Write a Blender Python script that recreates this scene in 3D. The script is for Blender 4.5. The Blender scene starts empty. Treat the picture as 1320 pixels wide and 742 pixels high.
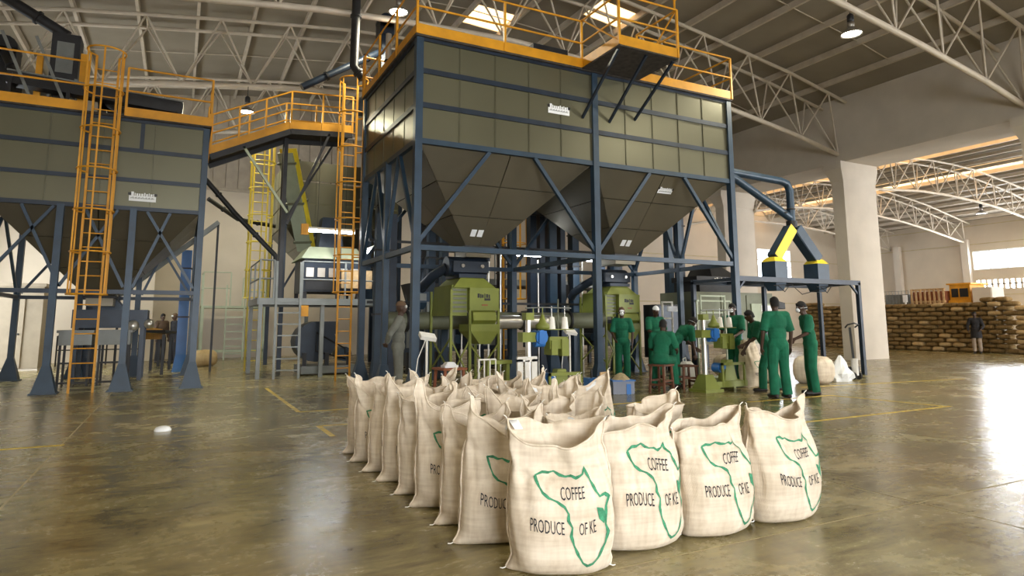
import bpy, math, random
import numpy as np
from mathutils import Vector, Matrix
scene = bpy.context.scene
COL = scene.collection
PI = math.pi
random.seed(7)

# ---------------------------------------------------------------- camera
def cam_matrix(yaw, pitch, roll, loc):
    c, s = math.cos(yaw), math.sin(yaw)
    fw = Vector((s, c, 0)); rt = Vector((c, -s, 0)); up = Vector((0, 0, 1))
    f2 = fw * math.cos(pitch) + up * math.sin(pitch)
    u2 = up * math.cos(pitch) - fw * math.sin(pitch)
    r3 = rt * math.cos(roll) + u2 * math.sin(roll)
    u3 = u2 * math.cos(roll) - rt * math.sin(roll)
    m = Matrix((r3, u3, -f2)).transposed().to_4x4()
    m.translation = loc
    return m
cd = bpy.data.cameras.new('camera')
cam = bpy.data.objects.new('camera', cd); COL.objects.link(cam)
cd.sensor_width = 36.0; cd.lens = 827.0 / 1320 * 36; cd.shift_y = -67.35 / 1320
cd.clip_end = 300
cam.matrix_world = cam_matrix(math.radians(27.3), math.radians(7.71), math.radians(-0.185), Vector((0, 0, 1.40)))
scene.camera = cam

# ---------------------------------------------------------------- world, daylight, exposure
w = bpy.data.worlds.new('sky'); scene.world = w; w.use_nodes = True
bg = w.node_tree.nodes['Background']
bg.inputs[0].default_value = (0.86, 0.93, 1.0, 1); bg.inputs[1].default_value = 9.0
def area(name, loc, rot, sx, sy, watt, col):
    d = bpy.data.lights.new(name, 'AREA'); d.shape = 'RECTANGLE'; d.size = sx; d.size_y = sy
    d.energy = watt; d.color = col
    o = bpy.data.objects.new(name, d); COL.objects.link(o)
    o.location = loc; o.rotation_euler = [math.radians(a) for a in rot]
    return o
# daylight standing in the open loading doors behind the camera and beside the low bin, and in the windows
area('front_door_offscreen', (2.0, -8.85, 2.5), (90, 0, 0), 9.0, 4.6, 850, (1.0, 0.94, 0.86))
area('store_door_offscreen', (31.5, -8.85, 2.7), (90, 0, 0), 12.0, 5.0, 2400, (1.0, 0.95, 0.89))
area('side_door_offscreen', (-6.55, 23.6, 2.3), (0, -90, 0), 4.3, 6.0, 150, (1.0, 0.95, 0.84))
for k_, y_ in enumerate((-0.6, 5.6, 12.05)):
    area('store_window_%d_offscreen' % (k_ + 1), (41.45, y_, 4.93), (0, 90, 0), 1.0, 5.5, 420, (0.95, 0.97, 1.0))
area('store_window_daylight', (41.45, 18.45, 4.93), (0, 90, 0), 1.0, 5.2, 420, (0.95, 0.97, 1.0))
area('rear_window_daylight', (34.6, 29.45, 4.95), (-90, 0, 0), 3.0, 2.1, 120, (0.95, 0.97, 1.0))
scene.view_settings.view_transform = 'Standard'
scene.view_settings.look = 'None'
scene.view_settings.exposure = 0.25
scene.view_settings.gamma = 1.0
scene.view_settings.use_curve_mapping = False
scene.cycles.max_bounces = 7
scene.cycles.diffuse_bounces = 3
scene.cycles.glossy_bounces = 3
scene.cycles.transparent_max_bounces = 12
scene.cycles.sample_clamp_indirect = 6.0
scene.cycles.caustics_reflective = False
scene.cycles.caustics_refractive = False

# ---------------------------------------------------------------- materials
MATS = {}
def mat(name, col, rough=0.6, metal=0.0, var=0.12, scale=3.0, bump=0.0, bscale=40.0, emit=None, estr=0.0, coords='Object', spec=0.5):
    if name in MATS: return MATS[name]
    m = bpy.data.materials.new(name); m.use_nodes = True
    nt = m.node_tree; n = nt.nodes; L = nt.links
    b = n['Principled BSDF']
    b.inputs['Roughness'].default_value = rough; b.inputs['Metallic'].default_value = metal
    b.inputs['Specular IOR Level'].default_value = spec
    tc = n.new('ShaderNodeTexCoord')
    if coords == 'World':
        g = n.new('ShaderNodeNewGeometry'); src = g.outputs['Position']
    else:
        src = tc.outputs['Object']
    nz = n.new('ShaderNodeTexNoise'); nz.inputs['Scale'].default_value = scale; nz.inputs['Detail'].default_value = 6
    L.new(src, nz.inputs['Vector'])
    r = n.new('ShaderNodeValToRGB')
    r.color_ramp.elements[0].position = 0.3; r.color_ramp.elements[1].position = 0.7
    lo = [max(0, c * (1 - var)) for c in col]; hi = [min(1, c * (1 + var)) for c in col]
    r.color_ramp.elements[0].color = (*lo, 1); r.color_ramp.elements[1].color = (*hi, 1)
    L.new(nz.outputs['Fac'], r.inputs['Fac']); L.new(r.outputs['Color'], b.inputs['Base Color'])
    if bump > 0:
        n2 = n.new('ShaderNodeTexNoise'); n2.inputs['Scale'].default_value = bscale; n2.inputs['Detail'].default_value = 4
        L.new(src, n2.inputs['Vector'])
        bp = n.new('ShaderNodeBump'); bp.inputs['Strength'].default_value = bump; bp.inputs['Distance'].default_value = 0.02
        L.new(n2.outputs['Fac'], bp.inputs['Height']); L.new(bp.outputs['Normal'], b.inputs['Normal'])
    if emit:
        b.inputs['Emission Color'].default_value = (*emit, 1); b.inputs['Emission Strength'].default_value = estr
    MATS[name] = m
    return m

def floor_mat():
    m = bpy.data.materials.new('polished_concrete'); m.use_nodes = True
    nt = m.node_tree; n = nt.nodes; L = nt.links; b = n['Principled BSDF']
    g = n.new('ShaderNodeNewGeometry')
    mp = n.new('ShaderNodeMapping'); mp.inputs['Scale'].default_value = (0.62, 0.80, 1)
    L.new(g.outputs['Position'], mp.inputs['Vector'])
    a = n.new('ShaderNodeTexNoise'); a.inputs['Scale'].default_value = 1.9; a.inputs['Detail'].default_value = 12; a.inputs['Roughness'].default_value = 0.74; a.inputs['Distortion'].default_value = 0.45
    L.new(mp.outputs[0], a.inputs['Vector'])
    r = n.new('ShaderNodeValToRGB'); e = r.color_ramp.elements
    e[0].position = 0.30; e[0].color = (0.110, 0.088, 0.040, 1)
    e[1].position = 0.70; e[1].color = (0.50, 0.42, 0.22, 1)
    x = e.new(0.49); x.color = (0.275, 0.225, 0.110, 1)
    L.new(a.outputs['Fac'], r.inputs['Fac'])
    a2 = n.new('ShaderNodeTexNoise'); a2.inputs['Scale'].default_value = 0.35; a2.inputs['Detail'].default_value = 3
    L.new(g.outputs['Position'], a2.inputs['Vector'])
    mx = n.new('ShaderNodeMixRGB'); mx.blend_type = 'MULTIPLY'; mx.inputs['Fac'].default_value = 0.55
    r2 = n.new('ShaderNodeValToRGB'); r2.color_ramp.elements[0].position = 0.35; r2.color_ramp.elements[1].position = 0.65
    r2.color_ramp.elements[0].color = (0.72, 0.80, 0.55, 1); r2.color_ramp.elements[1].color = (1.0, 0.93, 0.85, 1)
    L.new(a2.outputs['Fac'], r2.inputs['Fac'])
    L.new(r.outputs['Color'], mx.inputs['Color1']); L.new(r2.outputs['Color'], mx.inputs['Color2'])
    # scuffs and sweeping streaks
    mk = n.new('ShaderNodeMapping'); mk.inputs['Scale'].default_value = (1.3, 6.5, 1); mk.inputs['Rotation'].default_value = (0, 0, 0.45)
    L.new(g.outputs['Position'], mk.inputs['Vector'])
    k = n.new('ShaderNodeTexNoise'); k.inputs['Scale'].default_value = 1.6; k.inputs['Detail'].default_value = 8; k.inputs['Roughness'].default_value = 0.7
    L.new(mk.outputs[0], k.inputs['Vector'])
    rk = n.new('ShaderNodeValToRGB'); rk.color_ramp.elements[0].position = 0.36; rk.color_ramp.elements[1].position = 0.66
    rk.color_ramp.elements[0].color = (0.55, 0.55, 0.52, 1); rk.color_ramp.elements[1].color = (1.18, 1.16, 1.1, 1)
    L.new(k.outputs['Fac'], rk.inputs['Fac'])
    mk2 = n.new('ShaderNodeMixRGB'); mk2.blend_type = 'MULTIPLY'; mk2.inputs['Fac'].default_value = 0.75
    L.new(mx.outputs['Color'], mk2.inputs['Color1']); L.new(rk.outputs['Color'], mk2.inputs['Color2']); mx = mk2
    # fine light specks of spilled grain dust
    s = n.new('ShaderNodeTexNoise'); s.inputs['Scale'].default_value = 28; s.inputs['Detail'].default_value = 2
    L.new(g.outputs['Position'], s.inputs['Vector'])
    rs = n.new('ShaderNodeValToRGB'); rs.color_ramp.elements[0].position = 0.69; rs.color_ramp.elements[1].position = 0.76
    L.new(s.outputs['Fac'], rs.inputs['Fac'])
    m2 = n.new('ShaderNodeMixRGB'); m2.inputs['Color2'].default_value = (0.5, 0.42, 0.27, 1)
    ml = n.new('ShaderNodeMath'); ml.operation = 'MULTIPLY'; ml.inputs[1].default_value = 0.35
    L.new(rs.outputs['Color'], ml.inputs[0]); L.new(ml.outputs[0], m2.inputs['Fac'])
    L.new(mx.outputs['Color'], m2.inputs['Color1']); L.new(m2.outputs['Color'], b.inputs['Base Color'])
    rr = n.new('ShaderNodeMapRange'); rr.inputs['From Min'].default_value = 0.3; rr.inputs['From Max'].default_value = 0.7; rr.inputs['To Min'].default_value = 0.16; rr.inputs['To Max'].default_value = 0.34
    L.new(a.outputs['Fac'], rr.inputs['Value']); L.new(rr.outputs[0], b.inputs['Roughness'])
    bp = n.new('ShaderNodeBump'); bp.inputs['Strength'].default_value = 0.10; bp.inputs['Distance'].default_value = 0.02
    L.new(a.outputs['Fac'], bp.inputs['Height']); L.new(bp.outputs['Normal'], b.inputs['Normal'])
    b.inputs['Specular IOR Level'].default_value = 0.65
    MATS['floor'] = m; return m

def jute_mat(name, c1, c2, k=1.0):
    m = bpy.data.materials.new(name); m.use_nodes = True
    nt = m.node_tree; n = nt.nodes; L = nt.links; b = n['Principled BSDF']
    b.inputs['Roughness'].default_value = 0.95; b.inputs['Specular IOR Level'].default_value = 0.1
    tc = n.new('ShaderNodeTexCoord')
    nz = n.new('ShaderNodeTexNoise'); nz.inputs['Scale'].default_value = 5; nz.inputs['Detail'].default_value = 5
    mp = n.new('ShaderNodeMapping'); mp.inputs['Scale'].default_value = (30, 30, 3)
    mp2 = n.new('ShaderNodeMapping'); mp2.inputs['Scale'].default_value = (3, 3, 40)
    v = n.new('ShaderNodeTexNoise'); v.inputs['Scale'].default_value = 1.0; v.inputs['Detail'].default_value = 3
    h = n.new('ShaderNodeTexNoise'); h.inputs['Scale'].default_value = 1.0; h.inputs['Detail'].default_value = 3
    L.new(tc.outputs['Object'], nz.inputs['Vector']); L.new(tc.outputs['Object'], mp.inputs['Vector']); L.new(tc.outputs['Object'], mp2.inputs['Vector'])
    L.new(mp.outputs[0], v.inputs['Vector']); L.new(mp2.outputs[0], h.inputs['Vector'])
    ad = n.new('ShaderNodeMath'); ad.operation = 'ADD'; L.new(v.outputs['Fac'], ad.inputs[0]); L.new(h.outputs['Fac'], ad.inputs[1])
    a2 = n.new('ShaderNodeMath'); a2.operation = 'ADD'; L.new(ad.outputs[0], a2.inputs[0]); L.new(nz.outputs['Fac'], a2.inputs[1])
    dv = n.new('ShaderNodeMath'); dv.operation = 'DIVIDE'; dv.inputs[1].default_value = 3; L.new(a2.outputs[0], dv.inputs[0])
    r = n.new('ShaderNodeValToRGB'); r.color_ramp.elements[0].position = 0.36; r.color_ramp.elements[1].position = 0.62
    r.color_ramp.elements[0].color = (*c1, 1); r.color_ramp.elements[1].color = (*c2, 1)
    L.new(dv.outputs[0], r.inputs['Fac']); L.new(r.outputs['Color'], b.inputs['Base Color'])
    w1 = n.new('ShaderNodeTexWave'); w1.wave_type = 'BANDS'; w1.bands_direction = 'Z'; w1.inputs['Scale'].default_value = 70; w1.inputs['Distortion'].default_value = 1.5
    w2 = n.new('ShaderNodeTexWave'); w2.wave_type = 'BANDS'; w2.bands_direction = 'X'; w2.inputs['Scale'].default_value = 70; w2.inputs['Distortion'].default_value = 1.5
    L.new(tc.outputs['Object'], w1.inputs['Vector']); L.new(tc.outputs['Object'], w2.inputs['Vector'])
    mu = n.new('ShaderNodeMath'); mu.operation = 'MULTIPLY'; L.new(w1.outputs['Fac'], mu.inputs[0]); L.new(w2.outputs['Fac'], mu.inputs[1])
    a3 = n.new('ShaderNodeMath'); a3.operation = 'ADD'; L.new(mu.outputs[0], a3.inputs[0]); L.new(dv.outputs[0], a3.inputs[1])
    bp = n.new('ShaderNodeBump'); bp.inputs['Strength'].default_value = 0.35 * k; bp.inputs['Distance'].default_value = 0.006
    L.new(a3.outputs[0], bp.inputs['Height']); L.new(bp.outputs['Normal'], b.inputs['Normal'])
    MATS[name] = m; return m

def pane_mat(name, col, t=0.75):
    m = bpy.data.materials.new(name); m.use_nodes = True
    nt = m.node_tree; n = nt.nodes; L = nt.links; out = n['Material Output']; n.remove(n['Principled BSDF'])
    tr = n.new('ShaderNodeBsdfTransparent'); tl = n.new('ShaderNodeBsdfTranslucent')
    tr.inputs[0].default_value = (*col, 1); tl.inputs[0].default_value = (*col, 1)
    mx = n.new('ShaderNodeMixShader'); mx.inputs[0].default_value = 1 - t
    L.new(tr.outputs[0], mx.inputs[1]); L.new(tl.outputs[0], mx.inputs[2]); L.new(mx.outputs[0], out.inputs['Surface'])
    MATS[name] = m; return m

floor_mat()
jute_mat('jute', (0.62, 0.51, 0.38), (0.86, 0.76, 0.62))
jute_mat('jute_brown', (0.16, 0.105, 0.045), (0.32, 0.225, 0.105))
jute_mat('jute_tan', (0.40, 0.28, 0.14), (0.60, 0.45, 0.25))
pane_mat('window_pane', (0.95, 0.97, 1.0), 0.85)
pane_mat('skylight_pane', (0.62, 0.47, 0.31), 0.6)
mat('navy', (0.015, 0.025, 0.043), 0.42, 0.2, 0.25)
mat('blue', (0.020, 0.044, 0.076), 0.42, 0.1, 0.2)
mat('bright_blue', (0.03, 0.16, 0.48), 0.4)
mat('dark', (0.022, 0.022, 0.024), 0.5, 0.3, 0.3)
mat('bin', (0.130, 0.125, 0.080), 0.34, 0.4, 0.06, 0.7, coords='World')
mat('hopper', (0.165, 0.146, 0.106), 0.38, 0.5, 0.10, 0.9, coords='World')
mat('yellow', (0.66, 0.30, 0.010), 0.5, 0, 0.15)
mat('lemon', (0.80, 0.62, 0.04), 0.5, 0, 0.12)
mat('grating', (0.055, 0.045, 0.038), 0.8, 0.2, 0.4, 9)
mat('lime', (0.205, 0.235, 0.040), 0.45, 0.05, 0.10)
mat('olive', (0.15, 0.16, 0.105), 0.5, 0.1, 0.15)
mat('pale_green', (0.36, 0.40, 0.29), 0.5, 0.1, 0.12)
mat('grey_steel', (0.19, 0.20, 0.19), 0.45, 0.3, 0.15)
mat('steel', (0.62, 0.60, 0.56), 0.28, 0.8, 0.1)
mat('white_paint', (0.75, 0.73, 0.68), 0.6)
mat('truss', (0.56, 0.49, 0.395), 0.55, 0.05, 0.10)
mat('roof', (0.28, 0.245, 0.19), 0.6, 0.05, 0.10, 0.8, coords='World')
mat('concrete', (0.60, 0.54, 0.46), 0.85, 0, 0.06, 1.2, 0.15, 12, coords='World')
mat('wall', (0.55, 0.475, 0.375), 0.85, 0, 0.07, 0.8, 0.1, 9, coords='World')
mat('joint', (0.46, 0.39, 0.24), 0.8)
mat('line_yellow', (0.62, 0.44, 0.05), 0.55, 0, 0.35, 6)
mat('cladding', (0.40, 0.34, 0.26), 0.6)
mat('beige', (0.30, 0.25, 0.18), 0.6)
mat('paper', (0.86, 0.88, 0.90), 0.7, 0, 0.03)
mat('black_print', (0.035, 0.033, 0.04), 0.9, 0, 0.3, 60)
mat('green_print', (0.055, 0.27, 0.14), 0.9, 0, 0.35, 40)
mat('coverall_green', (0.006, 0.135, 0.068), 0.9, 0, 0.22, 6, 0.6, 14)
mat('coverall_grey', (0.16, 0.165, 0.14), 0.9, 0, 0.2, 6, 0.6, 14)
mat('coat_dark', (0.018, 0.018, 0.022), 0.9, 0, 0.2, 6, 0.5, 14)
mat('trouser_pale', (0.35, 0.28, 0.22), 0.9, 0, 0.2, 6)
mat('shirt_brown', (0.11, 0.07, 0.05), 0.9, 0, 0.2, 6)
mat('skin', (0.070, 0.036, 0.022), 0.5, 0, 0.12, 5)
mat('hair', (0.008, 0.007, 0.007), 0.8)
mat('shoe', (0.020, 0.017, 0.016), 0.5)
mat('wood', (0.14, 0.055, 0.028), 0.6, 0, 0.3, 8)
mat('pallet_wood', (0.52, 0.35, 0.18), 0.8, 0, 0.2, 8)
mat('cardboard', (0.48, 0.32, 0.16), 0.85)
mat('thread', (0.88, 0.86, 0.80), 0.8, 0, 0.03)
mat('rubber', (0.02, 0.02, 0.02), 0.8)
mat('plastic_clear', (0.22, 0.24, 0.30), 0.3)
mat('beans', (0.45, 0.36, 0.20), 0.8, 0, 0.3, 60, 0.6, 90)
mat('cap_brown', (0.16, 0.10, 0.06), 0.9)
mat('terracotta', (0.30, 0.10, 0.045), 0.7)
mat('lamp_glow', (1, 1, 1), 0.5, emit=(1.0, 0.94, 0.80), estr=26.0)
mat('tube_glow', (1, 1, 1), 0.5, emit=(0.92, 0.97, 1.0), estr=30.0)
mat('lamp_shell', (0.30, 0.28, 0.25), 0.35, 0.6)

# ---------------------------------------------------------------- mesh builder
def lerp(a, b, t): return tuple(a[i] + (b[i] - a[i]) * t for i in range(3))
class MB:
    def __init__(s): s.v = []; s.f = []; s.sm = []
    def add(s, v, f, smooth=False):
        k = len(s.v); s.v += [tuple(map(float, p)) for p in v]
        s.f += [tuple(i + k for i in q) for q in f]; s.sm += [smooth] * len(f); return s
    def hexa(s, p, smooth=False):      # 8 points: bottom ring 4, top ring 4
        return s.add(p, [(3, 2, 1, 0), (4, 5, 6, 7), (0, 1, 5, 4), (1, 2, 6, 5), (2, 3, 7, 6), (3, 0, 4, 7)], smooth)
    def box(s, c, d, rz=0.0):
        x, y, z = d[0] / 2, d[1] / 2, d[2] / 2; C, S = math.cos(rz), math.sin(rz)
        pts = [(-x, -y, -z), (x, -y, -z), (x, y, -z), (-x, y, -z), (-x, -y, z), (x, -y, z), (x, y, z), (-x, y, z)]
        return s.hexa([(c[0] + p[0] * C - p[1] * S, c[1] + p[0] * S + p[1] * C, c[2] + p[2]) for p in pts])
    def bb(s, x0, x1, y0, y1, z0, z1): return s.box(((x0 + x1) / 2, (y0 + y1) / 2, (z0 + z1) / 2), (x1 - x0, y1 - y0, z1 - z0))
    def frus(s, x0, x1, y0, y1, z0, X0, X1, Y0, Y1, z1):
        return s.hexa([(x0, y0, z0), (x1, y0, z0), (x1, y1, z0), (x0, y1, z0), (X0, Y0, z1), (X1, Y0, z1), (X1, Y1, z1), (X0, Y1, z1)])
    def beam(s, p, q, w, h=None, up=(0, 0, 1)):
        h = h or w; p = Vector(p); q = Vector(q); d = (q - p).normalized(); u = Vector(up)
        if abs(d.dot(u)) > 0.98: u = Vector((0, 1, 0))
        a = d.cross(u).normalized(); b = a.cross(d).normalized(); a *= w / 2; b *= h / 2
        return s.hexa([p - a - b, p + a - b, p + a + b, p - a + b, q - a - b, q + a - b, q + a + b, q - a + b])
    def tube(s, p, q, r, n=8, r2=None, caps=True):
        p = Vector(p); q = Vector(q); d = (q - p).normalized(); u = Vector((0, 0, 1))
        if abs(d.dot(u)) > 0.95: u = Vector((1, 0, 0))
        a = d.cross(u).normalized(); b = a.cross(d); r2 = r if r2 is None else r2
        ring = lambda c, R: [c + a * (R * math.cos(2 * PI * i / n)) + b * (R * math.sin(2 * PI * i / n)) for i in range(n)]
        A = ring(p, r); B = ring(q, r2)
        s.add(A + B, [(i, (i + 1) % n, n + (i + 1) % n, n + i) for i in range(n)], n > 5)
        if caps: s.add(A, [tuple(range(n - 1, -1, -1))]); s.add(B, [tuple(range(n))])
        return s
    def path(s, pts, r, n=8, closed=False):
        P = [Vector(p) for p in pts]; m = len(P); rings = []; u = None
        for i in range(m):
            if closed: d = P[(i + 1) % m] - P[i - 1]
            else: d = P[min(i + 1, m - 1)] - P[max(i - 1, 0)]
            d.normalize()
            if u is None:
                u = Vector((0, 0, 1)) if abs(d.z) < 0.9 else Vector((1, 0, 0))
            a = d.cross(u).normalized(); u = a.cross(d).normalized()
            rr = r[i] if isinstance(r, (list, tuple)) else r
            rings.append([P[i] + a * (rr * math.cos(2 * PI * k / n)) + u * (rr * math.sin(2 * PI * k / n)) for k in range(n)])
        v = [p for R in rings for p in R]; f = []
        for i in range(m if closed else m - 1):
            j = (i + 1) % m
            f += [(i * n + k, i * n + (k + 1) % n, j * n + (k + 1) % n, j * n + k) for k in range(n)]
        s.add(v, f, True)
        if not closed:
            s.add(rings[0], [tuple(range(n - 1, -1, -1))]); s.add(rings[-1], [tuple(range(n))])
        return s
    def lathe(s, prof, c=(0, 0, 0), n=16, smooth=True):
        v = []; f = []
        for r, z in prof: v += [(c[0] + r * math.cos(2 * PI * i / n), c[1] + r * math.sin(2 * PI * i / n), c[2] + z) for i in range(n)]
        for j in range(len(prof) - 1):
            f += [(j * n + i, j * n + (i + 1) % n, (j + 1) * n + (i + 1) % n, (j + 1) * n + i) for i in range(n)]
        s.add(v, f, smooth)
        if prof[0][0] > 1e-4: s.add(v[:n], [tuple(range(n - 1, -1, -1))])
        if prof[-1][0] > 1e-4: s.add(v[-n:], [tuple(range(n))])
        return s
    def ball(s, c, r, n=12, m=8, M=None):
        r = (r, r, r) if not isinstance(r, (tuple, list)) else r; v = []; f = []
        for j in range(m + 1):
            ph = -PI / 2 + PI * j / m
            for i in range(n):
                q = Vector((r[0] * math.cos(ph) * math.cos(2 * PI * i / n), r[1] * math.cos(ph) * math.sin(2 * PI * i / n), r[2] * math.sin(ph)))
                if M is not None: q = M @ q
                v.append((c[0] + q.x, c[1] + q.y, c[2] + q.z))
        for j in range(m): f += [(j * n + i, j * n + (i + 1) % n, (j + 1) * n + (i + 1) % n, (j + 1) * n + i) for i in range(n)]
        return s.add(v, f, True)
    def plate(s, pts, th, nrm=None):   # thickened polygon
        P = [Vector(p) for p in pts]
        nv = Vector(nrm) if nrm else (P[1] - P[0]).cross(P[2] - P[0]); nv.normalize(); n = len(P)
        A = [p - nv * th / 2 for p in P]; B = [p + nv * th / 2 for p in P]
        return s.add(A + B, [tuple(range(n - 1, -1, -1)), tuple(range(n, 2 * n))] + [(i, (i + 1) % n, n + (i + 1) % n, n + i) for i in range(n)])
    def mesh(s, name, off=(0, 0, 0)):
        me = bpy.data.meshes.new(name)
        me.from_pydata([(p[0] - off[0], p[1] - off[1], p[2] - off[2]) for p in s.v], [], s.f)
        me.polygons.foreach_set('use_smooth', s.sm); me.update(); return me
    def build(s, name, m, parent=None, local=False, label=None):
        if parent is None:
            a = np.array(s.v); lo = a.min(0); hi = a.max(0); off = ((lo[0] + hi[0]) / 2, (lo[1] + hi[1]) / 2, lo[2])
            if local: off = (0, 0, 0)
        else:
            off = (0, 0, 0) if local else tuple(parent.get('_o', (0, 0, 0)))
        me = s.mesh(name, off); me.materials.append(MATS[m])
        o = bpy.data.objects.new(name, me); COL.objects.link(o)
        if parent is None: o.location = off; o['_o'] = off
        else: o.parent = parent; o['_o'] = off
        if label: o['label'] = label
        return o
def tag(o, label=None, cat=None, group=None, kind=None):
    if label: o['label'] = label
    if cat: o['category'] = cat
    if group: o['group'] = group
    if kind: o['kind'] = kind
    return o
def thing(name, label, cat, loc=(0, 0, 0), rz=0.0, group=None):
    o = bpy.data.objects.new(name, None); COL.objects.link(o); o.location = loc; o.rotation_euler = (0, 0, rz); o['_o'] = tuple(loc)
    o.empty_display_size = 0.1
    return tag(o, label, cat, group)
def struct(name, mb, m, label, parent=None): 
    o = mb.build(name, m, parent); o['kind'] = 'structure'; o['label'] = label; return o
def copy_tree(o, parent=None):
    c = o.copy(); COL.objects.link(c); c.parent = parent
    for ch in list(o.children): copy_tree(ch, c)
    return c
# ================================================================ SETTING
XL, XC0, XC1, XR = -6.6, 22.12, 24.05, 41.6
YF, YB = -9.0, 29.5
floor = struct('floor', MB().bb(XL - 0.3, XR + 0.3, YF - 0.3, YB + 0.3, -0.16, -0.003), 'joint', 'polished brown concrete floor of the coffee mill hall')
gx = [XL - 0.3] + [-1.13 + 6.33 * k for k in range(0, 7)] + [XR + 0.3]
gy = [YF - 0.3] + [3.2 + 6.1 * k for k in range(-2, 5)] + [YB + 0.3]
for i in range(len(gx) - 1):
    for j in range(len(gy) - 1):
        g = 0.011
        MB().bb(gx[i] + g, gx[i + 1] - g, gy[j] + g, gy[j + 1] - g, -0.1, 0.0).build('slab', 'floor', floor)
def line(x0, y0, x1, y1, wd=0.07):
    o = MB().beam((x0, y0, 0.0), (x1, y1, 0.0), wd, 0.004).build('line_marking', 'line_yellow', floor); o['label'] = 'thin yellow line painted on the floor'
for a in ((1.79, 15.2, 1.79, 10.9), (1.79, 10.9, 8.5, 10.9), (1.8, 9.35, 1.8, 8.4), (1.8, 9.3, 7.4, 9.3), (-4.5, 9.3, -1.1, 9.3),
          (4.6, 6.35, 11.5, 6.4), (11.4, 6.4, 11.2, 8.4), (11.2, 8.4, 9.0, 8.4), (12.0, 9.7, 17.2, 9.2)): line(*a)

# main roof: shallow arch about x = 8
def ztop(x):
    u = abs(x - 8); return float(np.interp(u, [0, 3, 6.5, 9, 11.3, 13, 15.4], [11.55, 11.4, 10.98, 10.62, 10.28, 9.92, 9.42]))
def zbot(x):
    u = abs(x - 8); return float(np.interp(u, [0, 3, 5.3, 9, 12, 14.5], [9.45, 9.32, 9.15, 8.67, 8.2, 7.68]))
xs = [XL - 0.1, -4.8, -3.2, -1.6, 0, 1.6, 3.2, 4.8, 6.4, 8, 9.6, 11.2, 12.8, 14.4, 16, 17.6, 19.2, 20.8, XC0 + 0.4]
def sheet(mb, x0, x1, y0, y1, dz=0.24, zf=ztop):
    a, b = zf(x0) + dz, zf(x1) + dz
    mb.hexa([(x0, y0, a), (x1, y0, b), (x1, y1, b), (x0, y1, a), (x0, y0, a + .03), (x1, y0, b + .03), (x1, y1, b + .03), (x0, y1, a + .03)])
holes = {(11.2, 12.8): (15.8, 16.9), (8, 9.6): (18.2, 19.6)}
ceil = struct('ceiling', MB().bb(8 - .12, 8 + .12, YF, YB, 11.83, 11.87), 'roof', 'shallow arched corrugated roof on steel trusses over the mill hall')
for i in range(len(xs) - 1):
    x0, x1 = xs[i] + .004, xs[i + 1] - .004
    if (xs[i], xs[i + 1]) in holes:
        y0, y1 = holes[(xs[i], xs[i + 1])]
        m = MB(); sheet(m, x0, x1, YF, y0); sheet(m, x0, x1, y1, YB); m.build('roof_sheet', 'roof', ceil)
        m = MB(); sheet(m, x0, x1, y0, y1); o = m.build('skylight_sheet', 'skylight_pane', ceil); o['label'] = 'translucent roof sheet glowing warm'
    else:
        m = MB(); sheet(m, x0, x1, YF, YB)
        m.build('roof_sheet', 'roof', ceil)
    # corrugation ribs and purlin under each sheet joint
    z = ztop(xs[i]) + .14
    if i: MB().bb(xs[i] - .045, xs[i] + .045, YF, YB, z - .10, z + .10).build('purlin', 'truss', ceil)
    for y in (0.5, 6.5, 12.5, 18.5, 24.5):
        if -5 < xs[i] < 20: MB().tube((xs[i], y, z + .02), (xs[i + 1], y, ztop(xs[i + 1]) + .16), .018, 6).build('sag_rod', 'truss', ceil)

def truss(name, y, x0, x1, n, zb, zt, label, spread=0.5, rb=.085, rt=.06, rw=.03):
    T = thing(name, label, 'roof truss', ((x0 + x1) / 2, y, zb(x0) - rb)); del T['category']; T['kind'] = 'structure'
    bx = [x0 + (x1 - x0) * k / n for k in range(n + 1)]
    MB().path([(x, y, zb(x)) for x in np.linspace(x0, x1, 4 * n + 1)], rb, 10).build('bottom_chord', 'truss', T)
    tx = [x0] + [(bx[k] + bx[k + 1]) / 2 for k in range(n)] + [x1]
    for sy in (-spread, spread):
        MB().path([(x, y + sy, zt(x)) for x in tx], rt, 8).build('top_chord', 'truss', T)
        for k in range(n):
            t = (tx[k + 1], y + sy, zt(tx[k + 1]))
            for b in (k, k + 1):
                MB().tube((bx[b], y, zb(bx[b])), t, rw, 6).build('web_bar', 'truss', T)
    for k in range(0, n, 2):
        t = tx[k + 1]
        MB().tube((t, y - spread, zt(t)), (t, y + spread, zt(t)), rw * .8, 6).build('tie_bar', 'truss', T)
    return T
for y, nm in ((3.3, 'before the sack block'), (9.4, 'in front of the tall bin'), (15.6, 'meeting the tall white column'), (21.6, 'behind the ladder tower'), (27.2, 'next to the rear wall')):
    truss('roof_truss', y, XL + 0.1, XC0 + .05, 14, zbot, ztop, 'cream triangular lattice roof truss of steel tube ' + nm)

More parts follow.
